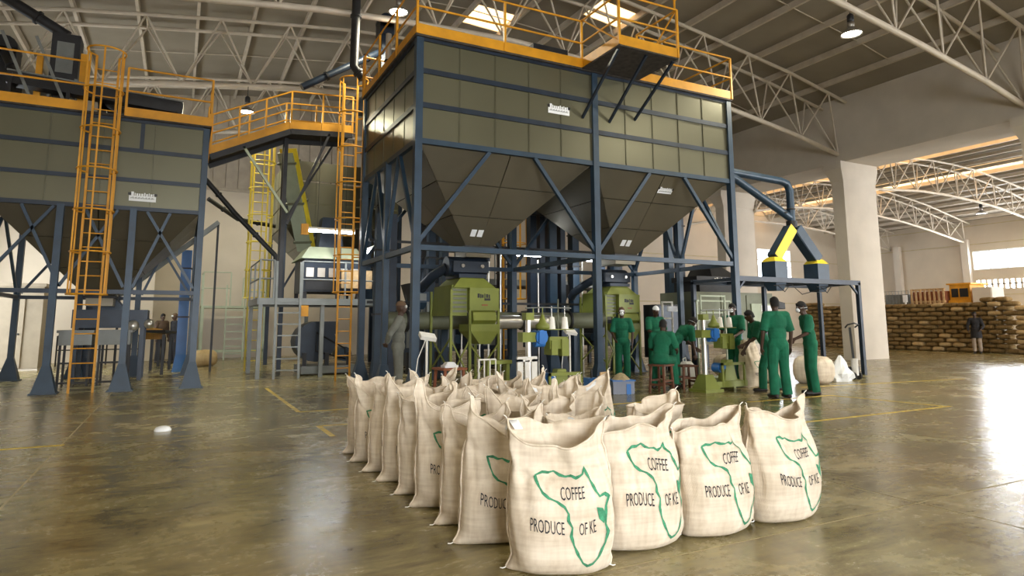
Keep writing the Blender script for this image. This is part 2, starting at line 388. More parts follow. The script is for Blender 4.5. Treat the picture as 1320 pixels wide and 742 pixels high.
# second hall roof
def z2t(x): return float(np.interp(x, [24, 27, 30, 33, 37, 41.6], [7.9, 8.35, 8.55, 8.45, 8.0, 7.1]))
def z2b(x): return float(np.interp(x, [24, 26, 29, 31, 33.3, 35.3, 38.1, 41.4], [6.6, 6.95, 7.15, 7.15, 7.06, 6.92, 6.56, 6.05]))
xs2 = [24.0, 26, 28, 29, 31, 33, 34, 36, 38, 39.8, XR + .2]
c2 = struct('ceiling', MB().bb(30 - .05, 30 + .05, YF, YB, 8.62, 8.7), 'truss', 'arched roof with bright translucent strips over the sack store')
for i in range(len(xs2) - 1):
    m = MB(); sheet(m, xs2[i] + .004, xs2[i + 1] - .004, YF, YB, 0.2, z2t)
    if i in (2, 5): o = m.build('skylight_sheet', 'skylight_pane', c2); o['label'] = 'translucent roof strip letting in daylight'
    else: m.build('roof_sheet', 'roof', c2)
    z = z2t(xs2[i]) + .1
    MB().bb(xs2[i] - .04, xs2[i] + .04, YF, YB, z - .08, z + .08).build('purlin', 'truss', c2)
    if xs2[i + 1] - xs2[i] > 1.5:
        xm = (xs2[i] + xs2[i + 1]) / 2; z = z2t(xm) + .1
        MB().bb(xm - .04, xm + .04, YF, YB, z - .08, z + .08).build('purlin', 'truss', c2)
for y, nm in ((10.4, 'short of the window bays'), (16.6, 'above the standing man'), (21.4, 'resting on the wall pier'), (26.0, 'near the corner of the sack store')):
    truss('arched_truss', y, XC1, XR - .1, 11, z2b, z2t, 'cream arched lattice truss in the sack store ' + nm, .35, .06, .045, .024)

# columns and concrete beam between the halls
for k, (y, nm) in enumerate(((9.1, 'beside the open floor'), (15.43, 'standing clear beside the green workers'), (21.5, 'behind the bagging gantry'))):
    m = MB().bb(XC0, XC1, y, y + .5, 0, 7.45)
    m.frus(XC0, XC1, y, y + .5, 6.7, XC0 - .25, XC1, y - .12, y + .62, 7.15).bb(XC0 - .25, XC1, y - .12, y + .62, 7.15, 7.43)
    struct('column', m, 'concrete', 'tall white concrete column ' + nm)
struct('beam', MB().bb(XC0, XC1, YF, YB, 7.42, 10.05), 'concrete', 'deep white concrete beam over the columns between two halls')

# walls
def wall_holes(name, m, label, axis, at, th, a0, a1, z0, z1, holes):
    """wall in plane axis=at with rectangular openings (lo, hi, zlo, zhi)"""
    mb = MB(); cuts = sorted(set([a0, a1] + [h[0] for h in holes] + [h[1] for h in holes]))
    for p, q in zip(cuts[:-1], cuts[1:]):
        zz = sorted([(h[2], h[3]) for h in holes if h[0] <= p + 1e-6 and h[1] >= q - 1e-6]); z = z0
        for lo, hi in zz + [(z1, z1)]:
            if lo > z + 1e-4:
                if axis == 'x': mb.bb(at, at + th, p, q, z, lo)
                else: mb.bb(p, q, at, at + th, z, lo)
            z = hi
    return struct(name, mb, m, label)
wall_holes('wall_back', 'wall', 'plastered rear wall of the sack store', 'y', YB, .3, XC0, XR + .3, 0, 12.4, [(33.1, 36.2, 3.85, 6.1)])
wall_holes('wall_back', 'wall', 'plastered rear wall behind the bins, dim in the shade', 'y', YB, .3, XL - .3, XC0, 0, 12.4, [])
wall_holes('wall_left', 'wall', 'plastered side wall with an open loading door', 'x', XL - .3, .3, YF, YB, 0, 12.4, [(20.4, 26.8, 0, 4.6)])
wall_holes('wall_front', 'wall', 'front wall with a wide open loading door', 'y', YF - .3, .3, XL - .3, XR + .3, 0, 12.4, [(-2.6, 6.6, 0.0, 4.9), (25.0, 38.0, 0.0, 5.3)])
WB = [(-3.4, 2.2), (2.8, 8.4), (9.2, 14.9), (15.8, 21.1)]
vb = [(a, b, 3.24, 3.78) for a, b in WB]
wr = wall_holes('wall_right', 'wall', 'long far wall of the sack store with window bays', 'x', XR, .3, YF, YB, 0, 9.0, [(a, b, 4.39, 5.47) for a, b in WB] + vb)
for y in (2.5, 8.8, 15.35, 21.4, 25.5):
    MB().bb(XR - .28, XR + .02, y - .2, y + .2, 0, 6.2).build('pier', 'concrete', wr)
for z in (2.9, 5.9, 7.0):
    MB().bb(XR - .025, XR + .01, YF, YB, z - .025, z + .025).build('panel_joint', 'joint', wr)
for i, (a, b) in enumerate(WB):
    W = struct('window_%d' % (i + 1), MB().bb(XR - .03, XR + .03, a, b, 4.36, 4.42), 'white_paint', 'wide bright window strip high on the far wall')
    for z0, z1 in ((5.44, 5.5),): MB().bb(XR - .03, XR + .03, a, b, z0, z1).build('window_frame', 'white_paint', W)
    n = 6
    for k in range(n + 1):
        y = a + (b - a) * k / n; MB().bb(XR - .02, XR + .03, y - .02, y + .02, 4.42, 5.44).build('mullion', 'white_paint', W)
        if k < n: MB().bb(XR + .0, XR + .012, y + .02, y + (b - a) / n - .02, 4.42, 5.44).build('pane', 'window_pane', W)
    # pierced vent blocks under the window
    for k in range(19):
        y = a + (b - a) * k / 18; MB().bb(XR - .02, XR + .12, y - .05, y + .05, 3.24, 3.78).build('vent_block', 'concrete', wr)
    MB().bb(XR - .02, XR + .12, a, b, 3.48, 3.54).build('vent_block', 'concrete', wr)
W = struct('window_5', MB().bb(33.1, 36.2, YB - .04, YB + .04, 3.82, 3.88), 'white_paint', 'bright square window in the rear wall')
for k in range(4):
    x = 33.1 + 3.1 * k / 3; MB().bb(x - .025, x + .025, YB - .02, YB + .04, 3.88, 6.1).build('mullion', 'white_paint', W)
    if k < 3:
        for z0, z1 in ((3.88, 4.95), (5.0, 6.1)): MB().bb(x + .025, x + 3.1 / 3 - .025, YB, YB + .012, z0, z1).build('pane', 'window_pane', W)
MB().bb(33.1, 36.2, YB - .02, YB + .04, 4.95, 5.0).build('mullion', 'white_paint', W)
for z in (2.6, 5.4, 8.3): struct('trim_%d' % int(z * 10), MB().bb(XC0, XR, YB - .03, YB + .01, z - .03, z + .03), 'joint', 'narrow ledge line along the rear wall')
# ribbed cladding on the rear wall of the main hall above the masonry
cl = struct('wall_cladding', MB().bb(XL, XC0, YB - .06, YB, 7.0, 7.12), 'cladding', 'pale ribbed cladding on the upper rear wall')
for k in range(58):
    x = XL + .2 + k * .49; MB().bb(x, x + .47, YB - .09 - .02 * (k % 2), YB, 7.12, 12.0).build('cladding_rib', 'cladding', cl)
# ================================================================ LAMPS
def pendant(x, y, z, ztop_, label, watt, col=(1.0, 0.92, 0.70), lname='lamp_light'):
    T = thing('pendant_lamp', label, 'lamp', (x, y, z), 0, 'high bay pendant lamps')
    MB().lathe([(.02, .34), (.075, .33), (.085, .22), (.06, .20), (.10, .16), (.20, .09), (.255, .02), (.25, .0), (.235, .015), (.15, .10)], n=20).build('lamp_shade', 'lamp_shell', T, True)
    MB().lathe([(.0, .02), (.13, .02), (.225, .035), (.225, .045), (0, .05)], n=20).build('lamp_lens', 'lamp_glow', T, True)
    MB().lathe([(.05, .33), (.08, .36), (.08, .50), (.05, .54)], n=12).build('ballast', 'dark', T, True)
    MB().path([(0, 0, .52), (0, 0, ztop_ - z)], .012, 6).build('hanger', 'dark', T, True)
    d = bpy.data.lights.new(lname, 'SPOT'); d.energy = watt; d.color = col; d.spot_size = math.radians(172); d.spot_blend = 0.35; d.shadow_soft_size = .22
    o = bpy.data.objects.new(lname, d); COL.objects.link(o); o.parent = T; o.location = (0, 0, -.04)
    return T
pendant(14.35, 9.5, 8.4, 9.0, 'round pendant lamp hanging under the truss over the open floor', 1100)
pendant(4.56, 15.15, 9.28, 11.2, 'blazing pendant lamp hung above the corner of the tall bin', 900)
pendant(1.56, 21.5, 8.08, 8.95, 'pendant lamp glowing over the walkway between the bins', 1100, (1.0, 0.95, 0.66))
pendant(37.3, 18.3, 7.0, 8.1, 'small pendant lamp in the sack store', 300)
for x, y, nm, ln in ((2.0, 3.2, 'straight over the sack block', 'pendant_over_sacks_offscreen'), (14.5, 3.2, 'over the bare floor near the columns', 'pendant_near_columns_offscreen')):
    pendant(x, y, 8.6, 9.3, 'pendant lamp hung ' + nm, 400 if x < 5 else 700, lname=ln)
pendant(31.0, 10.4, 6.4, 7.1, 'pendant lamp hung over the open sack store floor', 250, lname='pendant_in_store_offscreen')

# fluorescent battens in the machinery
def batten(a, b, label, watt=60, hz=4.8):
    a = Vector(a); b = Vector(b)
    T = thing('fluorescent_lamp', label, 'lamp', tuple((a + b) / 2), 0, 'fluorescent tubes among the machines')
    MB().tube(a, b, .028, 10).build('tube', 'tube_glow', T)
    up = Vector((0, 0, .07)); MB().beam(a + up, b + up, .16, .05).build('housing', 'white_paint', T)
    for s in (.2, .8):
        p = a.lerp(b, s); MB().tube(p + up, (p.x, p.y, hz), .006, 5).build('hanger', 'dark', T)
    for p in (a, b): MB().beam(p + Vector((0, 0, -.03)), p + Vector((0, 0, .07)), .04).build('end_cap', 'white_paint', T)
    d = bpy.data.lights.new('tube_light', 'AREA'); d.shape = 'RECTANGLE'; d.size = (b - a).length; d.size_y = .08; d.energy = watt; d.color = (.9, .97, 1)
    o = bpy.data.objects.new('tube_light', d); COL.objects.link(o); o.parent = T; o.location = (0, 0, -.045)
    o.rotation_euler = (0, 0, math.atan2(b.y - a.y, b.x - a.x))
batten((2.84, 17.0, 3.77), (4.04, 17.0, 3.77), 'long bright fluorescent tube over the grey mezzanine machine', 30, 6.4)
batten((8.0, 15.33, 3.22), (8.8, 15.33, 3.22), 'fluorescent tube glowing between the blue elevator ducts', 14, 3.4)
batten((10.3, 15.33, 3.16), (11.05, 15.33, 3.16), 'fluorescent tube behind the second bin outlet', 14, 3.4)
batten((4.47, 16.2, 3.3), (4.47, 17.2, 3.3), 'short fluorescent tube beside the blue posts', 15)

# ================================================================ BINS
RAILED = set()
def railing(T, pts, z, h=1.05, m='yellow', kick=True, step=1.5, closed=False, kh=.2, r=.022, posts=True):
    """railing along a polyline of (x, y[, z]) points, parts parented to T"""
    P = [Vector((p[0], p[1], p[2] if len(p) > 2 else z)) for p in pts]
    up = Vector((0, 0, 1))
    for a, b in zip(P[:-1], P[1:]):
        L = (b - a).length; n = max(1, round(L / step))
        if kick: MB().beam(a + up * kh / 2, b + up * kh / 2, .012, kh).build('kick_board', m, T)
        for f in (.52, 1.0): MB().tube(a + up * h * f, b + up * h * f, r, 6).build('rail', m, T)
        if posts:
            for k in range(n + 1):
                p = a.lerp(b, k / n); key = (T.name, round(p.x, 1), round(p.y, 1), round(p.z, 1))
                if key in RAILED: continue
                RAILED.add(key); MB().beam(p, p + up * h, .045, .045).build('rail_post', m, T)

def band_panels(T, a, b, z0, z1, n, m, gap=.008, nrm=(0, -1)):
    """row of flat sheets from a to b (xy) between heights"""
    for k in range(n):
        p = [a[i] + (b[i] - a[i]) * k / n for i in (0, 1)]; q = [a[i] + (b[i] - a[i]) * (k + 1) / n for i in (0, 1)]
        d = Vector((q[0] - p[0], q[1] - p[1], 0)).normalized() * gap
        o = Vector((nrm[0], nrm[1], 0))
        A = Vector((p[0], p[1], 0)) + d; B = Vector((q[0], q[1], 0)) - d
        mb = MB().plate([A + Vector((0, 0, z0)), B + Vector((0, 0, z0)), B + Vector((0, 0, z1)), A + Vector((0, 0, z1))], .02)
        # folded standing edges
        for e in (A, B): mb.beam(e + Vector((0, 0, z0)) + o * .012, e + Vector((0, 0, z1)) + o * .012, .012, .03)
        mb.build('wall_panel', m, T)

def hopper(T, x0, x1, y0, y1, zt, xo0, xo1, yo0, yo1, zb, m, rows=3):
    top = [(x0, y0), (x1, y0), (x1, y1), (x0, y1)]; bot = [(xo0, yo0), (xo1, yo0), (xo1, yo1), (xo0, yo1)]
    for s in range(4):
        A, B = top[s], top[(s + 1) % 4]; a, b = bot[s], bot[(s + 1) % 4]
        def pt(u, t): # u along edge, t downwards
            p = [A[i] + (B[i] - A[i]) * u for i in (0, 1)]; q = [a[i] + (b[i] - a[i]) * u for i in (0, 1)]
            return (p[0] + (q[0] - p[0]) * t, p[1] + (q[1] - p[1]) * t, zt + (zb - zt) * t)
        for r in range(rows):
            for c in range(2):
                u0, u1 = c / 2 + .003, (c + 1) / 2 - .003; t0, t1 = r / rows + .004, (r + 1) / rows - .004
                MB().plate([pt(u0, t0), pt(u0, t1), pt(u1, t1), pt(u1, t0)], .014).build('hopper_plate', m, T)
    MB().frus(xo0, xo1, yo0, yo1, zb - .23, xo0, xo1, yo0, yo1, zb + .02).build('outlet', m, T)
    MB().bb(xo0 - .06, xo1 + .06, yo0 - .06, yo1 + .06, zb - .05, zb + .01).build('outlet_flange', 'dark', T)

def sign_plate(x, y, z, label):
    T = thing('sign', label, 'sign', (x, y, z), 0, 'maker signs on the bins')
    MB().bb(-.26, .26, -.008, 0, 0, .12).build('plate', 'paper', T, True)
    m = MB(); random.seed(3)
    xx = -.22
    for wd, hh in ((.05, .085), (.02, .06), (.035, .05), (.03, .05), (.04, .05), (.025, .07), (.035, .05), (.02, .065), (.04, .05), (.03, .06)):
        m.bb(xx, xx + wd, -.008, 0, .122, .122 + hh); xx += wd + .014
    m.build('lettering', 'paper', T, True)
    m = MB()
    for k in range(22): m.bb(-.23 + k * .021, -.23 + k * .021 + .012, -.0105, -.008, .055, .072 + .01 * (k % 3))
    m.build('small_print', 'grey_steel', T, True)
    for sx in (-1, 1): MB().add([(sx * .25 - .03, -.009, .13), (sx * .25 + .03, -.009, .13), (sx * .25 + .03, -.009, .185), (sx * .25 - .03, -.009, .185), (sx * .25, -.004, .155)], [(0, 1, 2, 3)]).build('clip', 'dark', T, True)
    return T

def foot(T, x, y, m='navy'):
    MB().frus(x - .21, x + .21, y - .16, y + .16, .02, x - .07, x + .07, y - .07, y + .07, .56).bb(x - .24, x + .24, y - .19, y + .19, 0, .025).build('foot', m, T)

# ---- tall twin bin
BX = (3.77, 7.75, 11.72); BY = (11.13, 14.95); ZT = (4.77, 5.47, 6.14, 6.78); ZM = 2.77
bin1 = thing('storage_bin', 'tall grey-green twin coffee bin on blue steel legs with yellow top rails', 'storage bin', (7.75, 13.04, 0))
for y in BY:
    for x in BX:
        MB().bb(x - .07, x + .07, y - .07, y + .07, 0, ZT[3]).build('post', 'blue', bin1); foot(bin1, x, y, 'blue')
for x in (BX[0], BX[2]):
    MB().bb(x - .06, x + .06, 12.98, 13.1, 0, ZT[0]).build('post', 'blue', bin1); foot(bin1, x, 13.04, 'blue')
for i in range(3):
    for k in range(2):
        band_panels(bin1, (BX[k] + .07, BY[0]), (BX[k + 1] - .07, BY[0]), ZT[i] + .05, ZT[i + 1] - .05, 5, 'bin')
        band_panels(bin1, (BX[k] + .07, BY[1]), (BX[k + 1] - .07, BY[1]), ZT[i] + .05, ZT[i + 1] - .05, 5, 'bin', nrm=(0, 1))
    for x, s in ((BX[0], -1), (BX[2], 1)):
        band_panels(bin1, (x, BY[0] + .07), (x, BY[1] - .07), ZT[i] + .05, ZT[i + 1] - .05, 5, 'bin', nrm=(s, 0))
for z in ZT + (ZM,):
    m = 'navy' if z > 5 else 'blue'; hh = .1
    for y, s in ((BY[0], -1), (BY[1], 1)):
        for k in range(2): MB().bb(BX[k] + .07, BX[k + 1] - .07, y - .045, y + .045, z - .05, z + .05).build('rail_beam', m, bin1)
    for x in (BX[0], BX[2]): MB().bb(x - .045, x + .045, BY[0] + .07, BY[1] - .07, z - .05, z + .05).build('rail_beam', m, bin1)
MB().bb(BX[1] - .045, BX[1] + .045, BY[0] + .07, BY[1] - .07, ZM - .05, ZM + .05).build('rail_beam', 'blue', bin1)
for x, y in ((BX[0], 1), ): pass
for k in range(2):
    x0, x1 = BX[k], BX[k + 1]
    for y in BY:
        MB().beam((x0 + .05, y, ZM + .12), (x0 + 1.48, y, ZT[0] - .05), .075).build('brace', 'blue', bin1)
        MB().beam((x1 - .05, y, ZM + .12), (x1 - 1.48, y, ZT[0] - .05), .075).build('brace', 'blue', bin1)
    hopper(bin1, x0 + .06, x1 - .06, BY[0] + .06, BY[1] - .06, ZT[0] - .02, (x0 + x1) / 2 - .3, (x0 + x1) / 2 + .3, 12.75, 13.35, 3.05, 'hopper')
for x in (BX[0], BX[2]):
    for a, b in ((11.18, 12.2), (13.0, 12.3), (13.08, 13.8), (14.9, 13.9)):
        MB().beam((x, a, ZM + .12), (x, b, ZT[0] - .05), .07).build('brace', 'blue', bin1)
for y in BY:
    for x0, x1 in ((3.9, 5.3), (10.2, 11.6)): pass
MB().bb(BX[0] - .1, BX[2] + .1, BY[0] - .1, BY[1] + .1, 6.79, 6.84).build('deck', 'grating', bin1)
railing(bin1, [(BX[0] - .08, BY[1]), (BX[0] - .08, BY[0] - .1), (7.4, BY[0] - .1), (7.4, 9.7), (8.9, 9.7), (8.9, BY[0] - .1)], 6.83, 1.05)
railing(bin1, [(8.9, BY[0] - .1), (BX[2] + .08, BY[0] - .1), (BX[2] + .08, BY[1])], 6.83, 1.05, step=2.4)
railing(bin1, [(BX[2] + .08, BY[1] + .1), (BX[0] - .08, BY[1] + .1)], 6.83, 1.05)
MB().bb(7.4, 8.9, 9.7, BY[0], 6.80, 6.84).build('side_deck', 'grating', bin1)
for x in (7.45, 8.15, 8.85): MB().beam((x, 9.8, 6.78), (x, BY[0] - .005, 5.75 if x < 8.2 else 5.9), .05).build('deck_strut', 'navy', bin1)
for x in (7.45, 8.85): MB().tube((x, 9.7, 7.86), (x, 9.7, 8.9), .024, 6).build('rail_post', 'yellow', bin1)
for x in (7.8, 8.4): MB().tube((7.4, 9.7, x + .3), (8.9, 9.7, x + .3), .02, 6).build('rail', 'yellow', bin1)
MB().tube((7.4, 9.7, 6.9), (7.4, 11.0, 7.9), .02, 6).build('rail', 'yellow', bin1)
MB().tube((8.9, 11.0, 6.9), (8.9, 9.7, 7.9), .02, 6).build('rail', 'yellow', bin1)
sign_plate(6.85, BY[0] - .02, 5.73, 'small white maker sign on the tall twin bin')
o = sign_plate(9.55, 11.85, 4.20, 'small white maker sign on the sloping hopper of the twin bin'); o.rotation_euler = (math.radians(42.5), 0, 0); o.location = (9.95, 11.505, 4.39); o.scale = (.8, .8, .8)
for hx in (5.76, 9.73):
    T = thing('warning_label', 'pair of small white labels near the ' + ('first' if hx < 7 else 'second') + ' hopper outlet', 'label', (hx - .42, 12.5, 3.2))
    for dx in (0, .16): MB().plate([(hx - .30 + dx, 12.557, 3.24), (hx - .18 + dx, 12.557, 3.24), (hx - .18 + dx, 12.438, 3.372), (hx - .30 + dx, 12.438, 3.372)], .006).build('sticker', 'paper', T)

# ---- left bin
LX = (-3.68, -2.33, -1.01, .33); LY = (16.12, 20.28); LZ = (3.9, 4.53, 5.2, 5.88); LM = 2.08
bin2 = thing('storage_bin', 'low brown-grey coffee bin beside the side wall with caged yellow ladder', 'storage bin', (-1.67, 18.2, 0))
for y in LY:
    for x in LX:
        MB().bb(x - .065, x + .065, y - .065, y + .065, 0, LZ[0] if x not in (LX[0], LX[3]) else LZ[3]).build('post', 'blue', bin2); foot(bin2, x, y, 'blue')
for i in range(3):
    n = 4
    band_panels(bin2, (LX[0] + .07, LY[0]), (LX[3] - .07, LY[0]), LZ[i] + .045, LZ[i + 1] - .045, n, 'bin')
    band_panels(bin2, (LX[0] + .07, LY[1]), (LX[3] - .07, LY[1]), LZ[i] + .045, LZ[i + 1] - .045, n, 'bin', nrm=(0, 1))
    for x, s in ((LX[0], -1), (LX[3], 1)): band_panels(bin2, (x, LY[0] + .07), (x, LY[1] - .07), LZ[i] + .045, LZ[i + 1] - .045, n, 'bin', nrm=(s, 0))
for z in LZ + (LM,):
    for y in LY: MB().bb(LX[0] + .065, LX[3] - .065, y - .045, y + .045, z - .045, z + .045).build('rail_beam', 'navy', bin2)
    for x in (LX[0], LX[3]): MB().bb(x - .045, x + .045, LY[0] + .065, LY[1] - .065, z - .045, z + .045).build('rail_beam', 'navy', bin2)
for x in (-2.0, -.95): MB().bb(x - .04, x + .04, LY[0] - .03, LY[0] + .03, LZ[2] + .05, LZ[3] - .05).build('stiffener', 'navy', bin2)
for y in LY:
    for a, b in ((-3.6, -2.45), (-2.25, -3.0), (-2.25, -1.3), (-1.1, -1.9), (-.93, -.3), (.25, -.75)):
        MB().beam((a, y, LM + .1), (b, y, LZ[0] - .05), .06).build('brace', 'blue', bin2)
for x in (LX[0], LX[3]):
    for a, b in ((16.2, 18.1), (20.2, 18.3)): MB().beam((x, a, LM + .1), (x, b, LZ[0] - .05), .06).build('brace', 'blue', bin2)
hopper(bin2, LX[0] + .06, LX[3] - .06, LY[0] + .06, LY[1] - .06, LZ[0] - .02, -1.95, -1.4, 17.9, 18.5, 2.05, 'hopper')
MB().bb(LX[0] - .1, LX[3] + .1, LY[0] - .1, LY[1] + .1, 5.9, 5.95).build('deck', 'grating', bin2)
railing(bin2, [(LX[0] - .08, LY[0] - .1), (-2.05, LY[0] - .1)], 5.94, 1.1)
railing(bin2, [(-1.3, LY[0] - .1), (LX[3] + .08, LY[0] - .1), (LX[3] + .08, 16.9)], 5.94, 1.1)
railing(bin2, [(LX[3] + .08, 18.1), (LX[3] + .08, LY[1] + .1), (LX[0], LY[1] + .1)], 5.94, 1.1)
sign_plate(-.86, LY[0] - .02, 4.07, 'small white maker sign on the low brown-grey bin')

# ---- caged ladders
def caged_ladder(x, y, z1, cage0, rz, label, m='yellow', wd=.42, r=.36, z0=0.0, group='caged ladders'):
    T = thing('caged_ladder', label, 'ladder', (x, y, z0), rz, group); H = z1 - z0; c0 = cage0 - z0
    for s in (-1, 1): MB().beam((s * wd / 2, 0, 0), (s * wd / 2, 0, H), .045, .03).build('stringer', m, T, True)
    z = .3
    while z < H - .05:
        MB().tube((-wd / 2, 0, z), (wd / 2, 0, z), .014, 6).build('rung', m, T, True); z += .3
    z = c0
    n = max(2, int((H - c0) / .78)); 
    for k in range(n + 1):
        z = c0 + (H - c0) * k / n
        pts = [(r * math.sin(a), -.30 + r * math.cos(a), z) for a in np.linspace(math.asin(min(1, wd / 2 / r)) , 2 * PI - math.asin(min(1, wd / 2 / r)), 22)]
        mb = MB(); mb.path(pts, .018, 6); mb.build('cage_hoop', m, T, True)
    for a in (60, 120, 180, 240, 300):
        a = math.radians(a); MB().beam((r * math.sin(a), -.30 + r * math.cos(a), c0), (r * math.sin(a), -.30 + r * math.cos(a), H), .032, .012).build('cage_strip', m, T, True)
    return T
caged_ladder(-1.70, 16.0, 7.2, 2.0, 0, 'yellow caged ladder climbing the front of the low brown-grey bin')
caged_ladder(3.68, 16.3, 7.6, 2.15, 0, 'orange-yellow caged ladder standing behind the corner of the twin bin', wd=.34)
caged_ladder(2.03, 20.85, 7.1, 2.15, 0, 'lemon yellow caged ladder under the pendant lamp between the bins', 'lemon')
caged_ladder(8.85, 17.3, 5.4, 2.1, 0, 'orange caged ladder under the twin bin behind the green machine')

# ---- walkway bridge
wb = thing('walkway', 'yellow edged steel walkway ramping up between the two bins', 'walkway', (2.0, 17.4, 5.5))
pts = [(.46, 5.52), (2.31, 6.42), (3.9, 6.52)]
for (xa, za), (xb, zb_) in zip(pts[:-1], pts[1:]):
    MB().plate([(xa, 17, za), (xb, 17, zb_), (xb, 18, zb_), (xa, 18, za)], .05).build('deck', 'grating', wb)
    for y in (17, 18): MB().beam((xa, y, za - .08), (xb, y, zb_ - .08), .06, .14).build('side_beam', 'dark', wb)
for y in (17, 18): railing(wb, [(x, y, z) for x, z in pts], 0, 1.0, step=.75 if y == 17 else 1.0)
for x, y in ((2.31, 17.75), (2.31, 18.05), (3.8, 17.7)):
    MB().bb(x - .05, x + .05, y - .05, y + .05, 2.02, 6.35).build('support_post', 'dark', wb)
MB().beam((2.31, 17, 3.9), (3.3, 17, 6.4), .06).build('brace', 'dark', wb)
MB().beam((2.31, 17, 4.2), (1.2, 17, 5.8), .06).build('brace', 'pale_green', wb)
MB().beam((2.31, 18, 4.0), (3.6, 18, 6.4), .06).build('brace', 'dark', wb)
# ================================================================ MACHINERY
# rear bin glimpsed between the two front bins
rb = thing('storage_bin', 'dim greenish bin standing behind the walkway', 'storage bin', (4.3, 22.0, 0))
RX = (2.7, 6.3); RY = (20.3, 23.6)
for x in RX:
    for y in RY: MB().bb(x - .06, x + .06, y - .06, y + .06, 0, 6.4).build('post', 'navy', rb)
for z0, z1 in ((4.4, 5.05), (5.1, 5.75), (5.8, 6.4)):
    band_panels(rb, (RX[0], RY[0]), (RX[1], RY[0]), z0, z1, 4, 'bin'); band_panels(rb, (RX[0], RY[0]), (RX[0], RY[1]), z0, z1, 4, 'bin', nrm=(-1, 0))
    band_panels(rb, (RX[1], RY[0]), (RX[1], RY[1]), z0, z1, 4, 'bin', nrm=(1, 0)); band_panels(rb, (RX[0], RY[1]), (RX[1], RY[1]), z0, z1, 4, 'bin', nrm=(0, 1))
hopper(rb, RX[0], RX[1], RY[0], RY[1], 4.38, 4.2, 4.8, 21.6, 22.2, 2.6, 'hopper')
for a, b in (((2.7, 20.3, 2.4), (3.7, 20.3, 4.3)), ((6.3, 20.3, 2.4), (5.3, 20.3, 4.3))): MB().beam(a, b, .06).build('brace', 'navy', rb)

# grey mezzanine with ladder
mz = thing('mezzanine', 'dark grey steel platform with railings carrying the separator', 'platform', (3.4, 18.9, 0))
MB().bb(1.8, 5.1, 17.6, 20.1, 1.93, 2.03).build('deck', 'grating', mz)
for y in (17.6, 20.1): MB().bb(1.8, 5.1, y - .04, y + .04, 1.88, 2.05).build('edge_beam', 'grey_steel', mz)
for x in (1.8, 5.1): MB().bb(x - .04, x + .04, 17.6, 20.1, 1.88, 2.05).build('edge_beam', 'grey_steel', mz)
for x in (1.85, 3.4, 5.05):
    for y in (17.65, 20.05): MB().bb(x - .05, x + .05, y - .05, y + .05, 0, 1.9).build('post', 'grey_steel', mz)
railing(mz, [(1.8, 20.1), (1.8, 17.6), (2.15, 17.6)], 2.03, 1.0, 'grey_steel', False, 1.0)
railing(mz, [(2.85, 17.6), (5.1, 17.6), (5.1, 20.1)], 2.03, 1.0, 'grey_steel', False, 1.1)
ld = thing('ladder', 'plain grey steel ladder leaning on the mezzanine edge', 'ladder', (2.5, 17.45, 0))
for s in (-.3, .3): MB().beam((2.5 + s, 17.35, 0), (2.5 + s, 17.54, 3.0), .06, .04).build('stringer', 'grey_steel', ld)
for k in range(7): MB().beam((2.2, 17.37 + k * .018, .22 + k * .29), (2.8, 17.37 + k * .018, .22 + k * .29), .05, .03).build('rung', 'grey_steel', ld)
for z, x, yb, nm in ((1.72, 2.91, 17.40, 'orange switch box on the mezzanine ladder'), (3.80, 2.76, 16.94, 'orange switch box beside the fluorescent tube')):
    b = MB().bb(x - .09, x + .09, yb, yb + .12, z - .14, z + .14).bb(x - .05, x + .05, yb - .02, yb, z - .05, z + .07).build('switch_box', 'yellow'); tag(b, nm, 'switch box')
# separator on the mezzanine
sp = thing('separator', 'dark blue grain separator with pale hood on the mezzanine', 'machine', (3.6, 18.8, 2.03))
MB().bb(2.95, 4.5, 18.0, 19.6, 2.25, 3.15).build('body', 'navy', sp)
for x in (3.0, 4.45):
    for y in (18.1, 19.5): MB().bb(x - .05, x + .05, y - .05, y + .05, 2.03, 2.3).build('leg', 'dark', sp)
MB().frus(2.85, 4.6, 17.9, 19.7, 3.15, 3.1, 4.4, 18.2, 19.4, 3.5).build('hood', 'pale_green', sp)
MB().frus(3.4, 4.1, 18.5, 19.1, 3.5, 3.5, 4.0, 18.55, 19.05, 4.4).build('intake_duct', 'navy', sp)
for k in range(5): MB().bb(3.0 + k * .3, 3.2 + k * .3, 17.96, 18.0, 2.65, 2.9).build('inspection_window', 'steel', sp)
MB().bb(2.98, 4.48, 17.95, 18.0, 2.3, 2.55).build('access_panel', 'dark', sp)
MB().bb(3.9, 4.75, 17.75, 17.95, 2.35, 2.85).build('tray', 'pallet_wood', sp)
# blower below the mezzanine
bl = thing('blower', 'black belt driven blower in the shade under the mezzanine', 'machine', (3.7, 18.7, 0))
MB().bb(3.0, 4.5, 18.2, 19.4, .05, .25).build('skid', 'grey_steel', bl)
m = MB(); m.tube((3.4, 18.4, .9), (3.4, 19.2, .9), .55, 20); m.bb(3.4, 4.0, 18.4, 19.2, 1.1, 1.45); m.build('fan_casing', 'navy', bl)
MB().tube((4.2, 18.4, .55), (4.2, 19.1, .55), .2, 14).build('motor', 'blue', bl)
MB().path([(3.4, 18.36, 1.15), (4.2, 18.36, .7), (4.2, 18.36, .42), (3.4, 18.36, .65)], .025, 6, True).build('drive_belt', 'rubber', bl)
for x in (3.1, 3.7, 4.3): MB().bb(x - .05, x + .05, 18.3, 18.4, .25, .6).build('bracket', 'dark', bl)

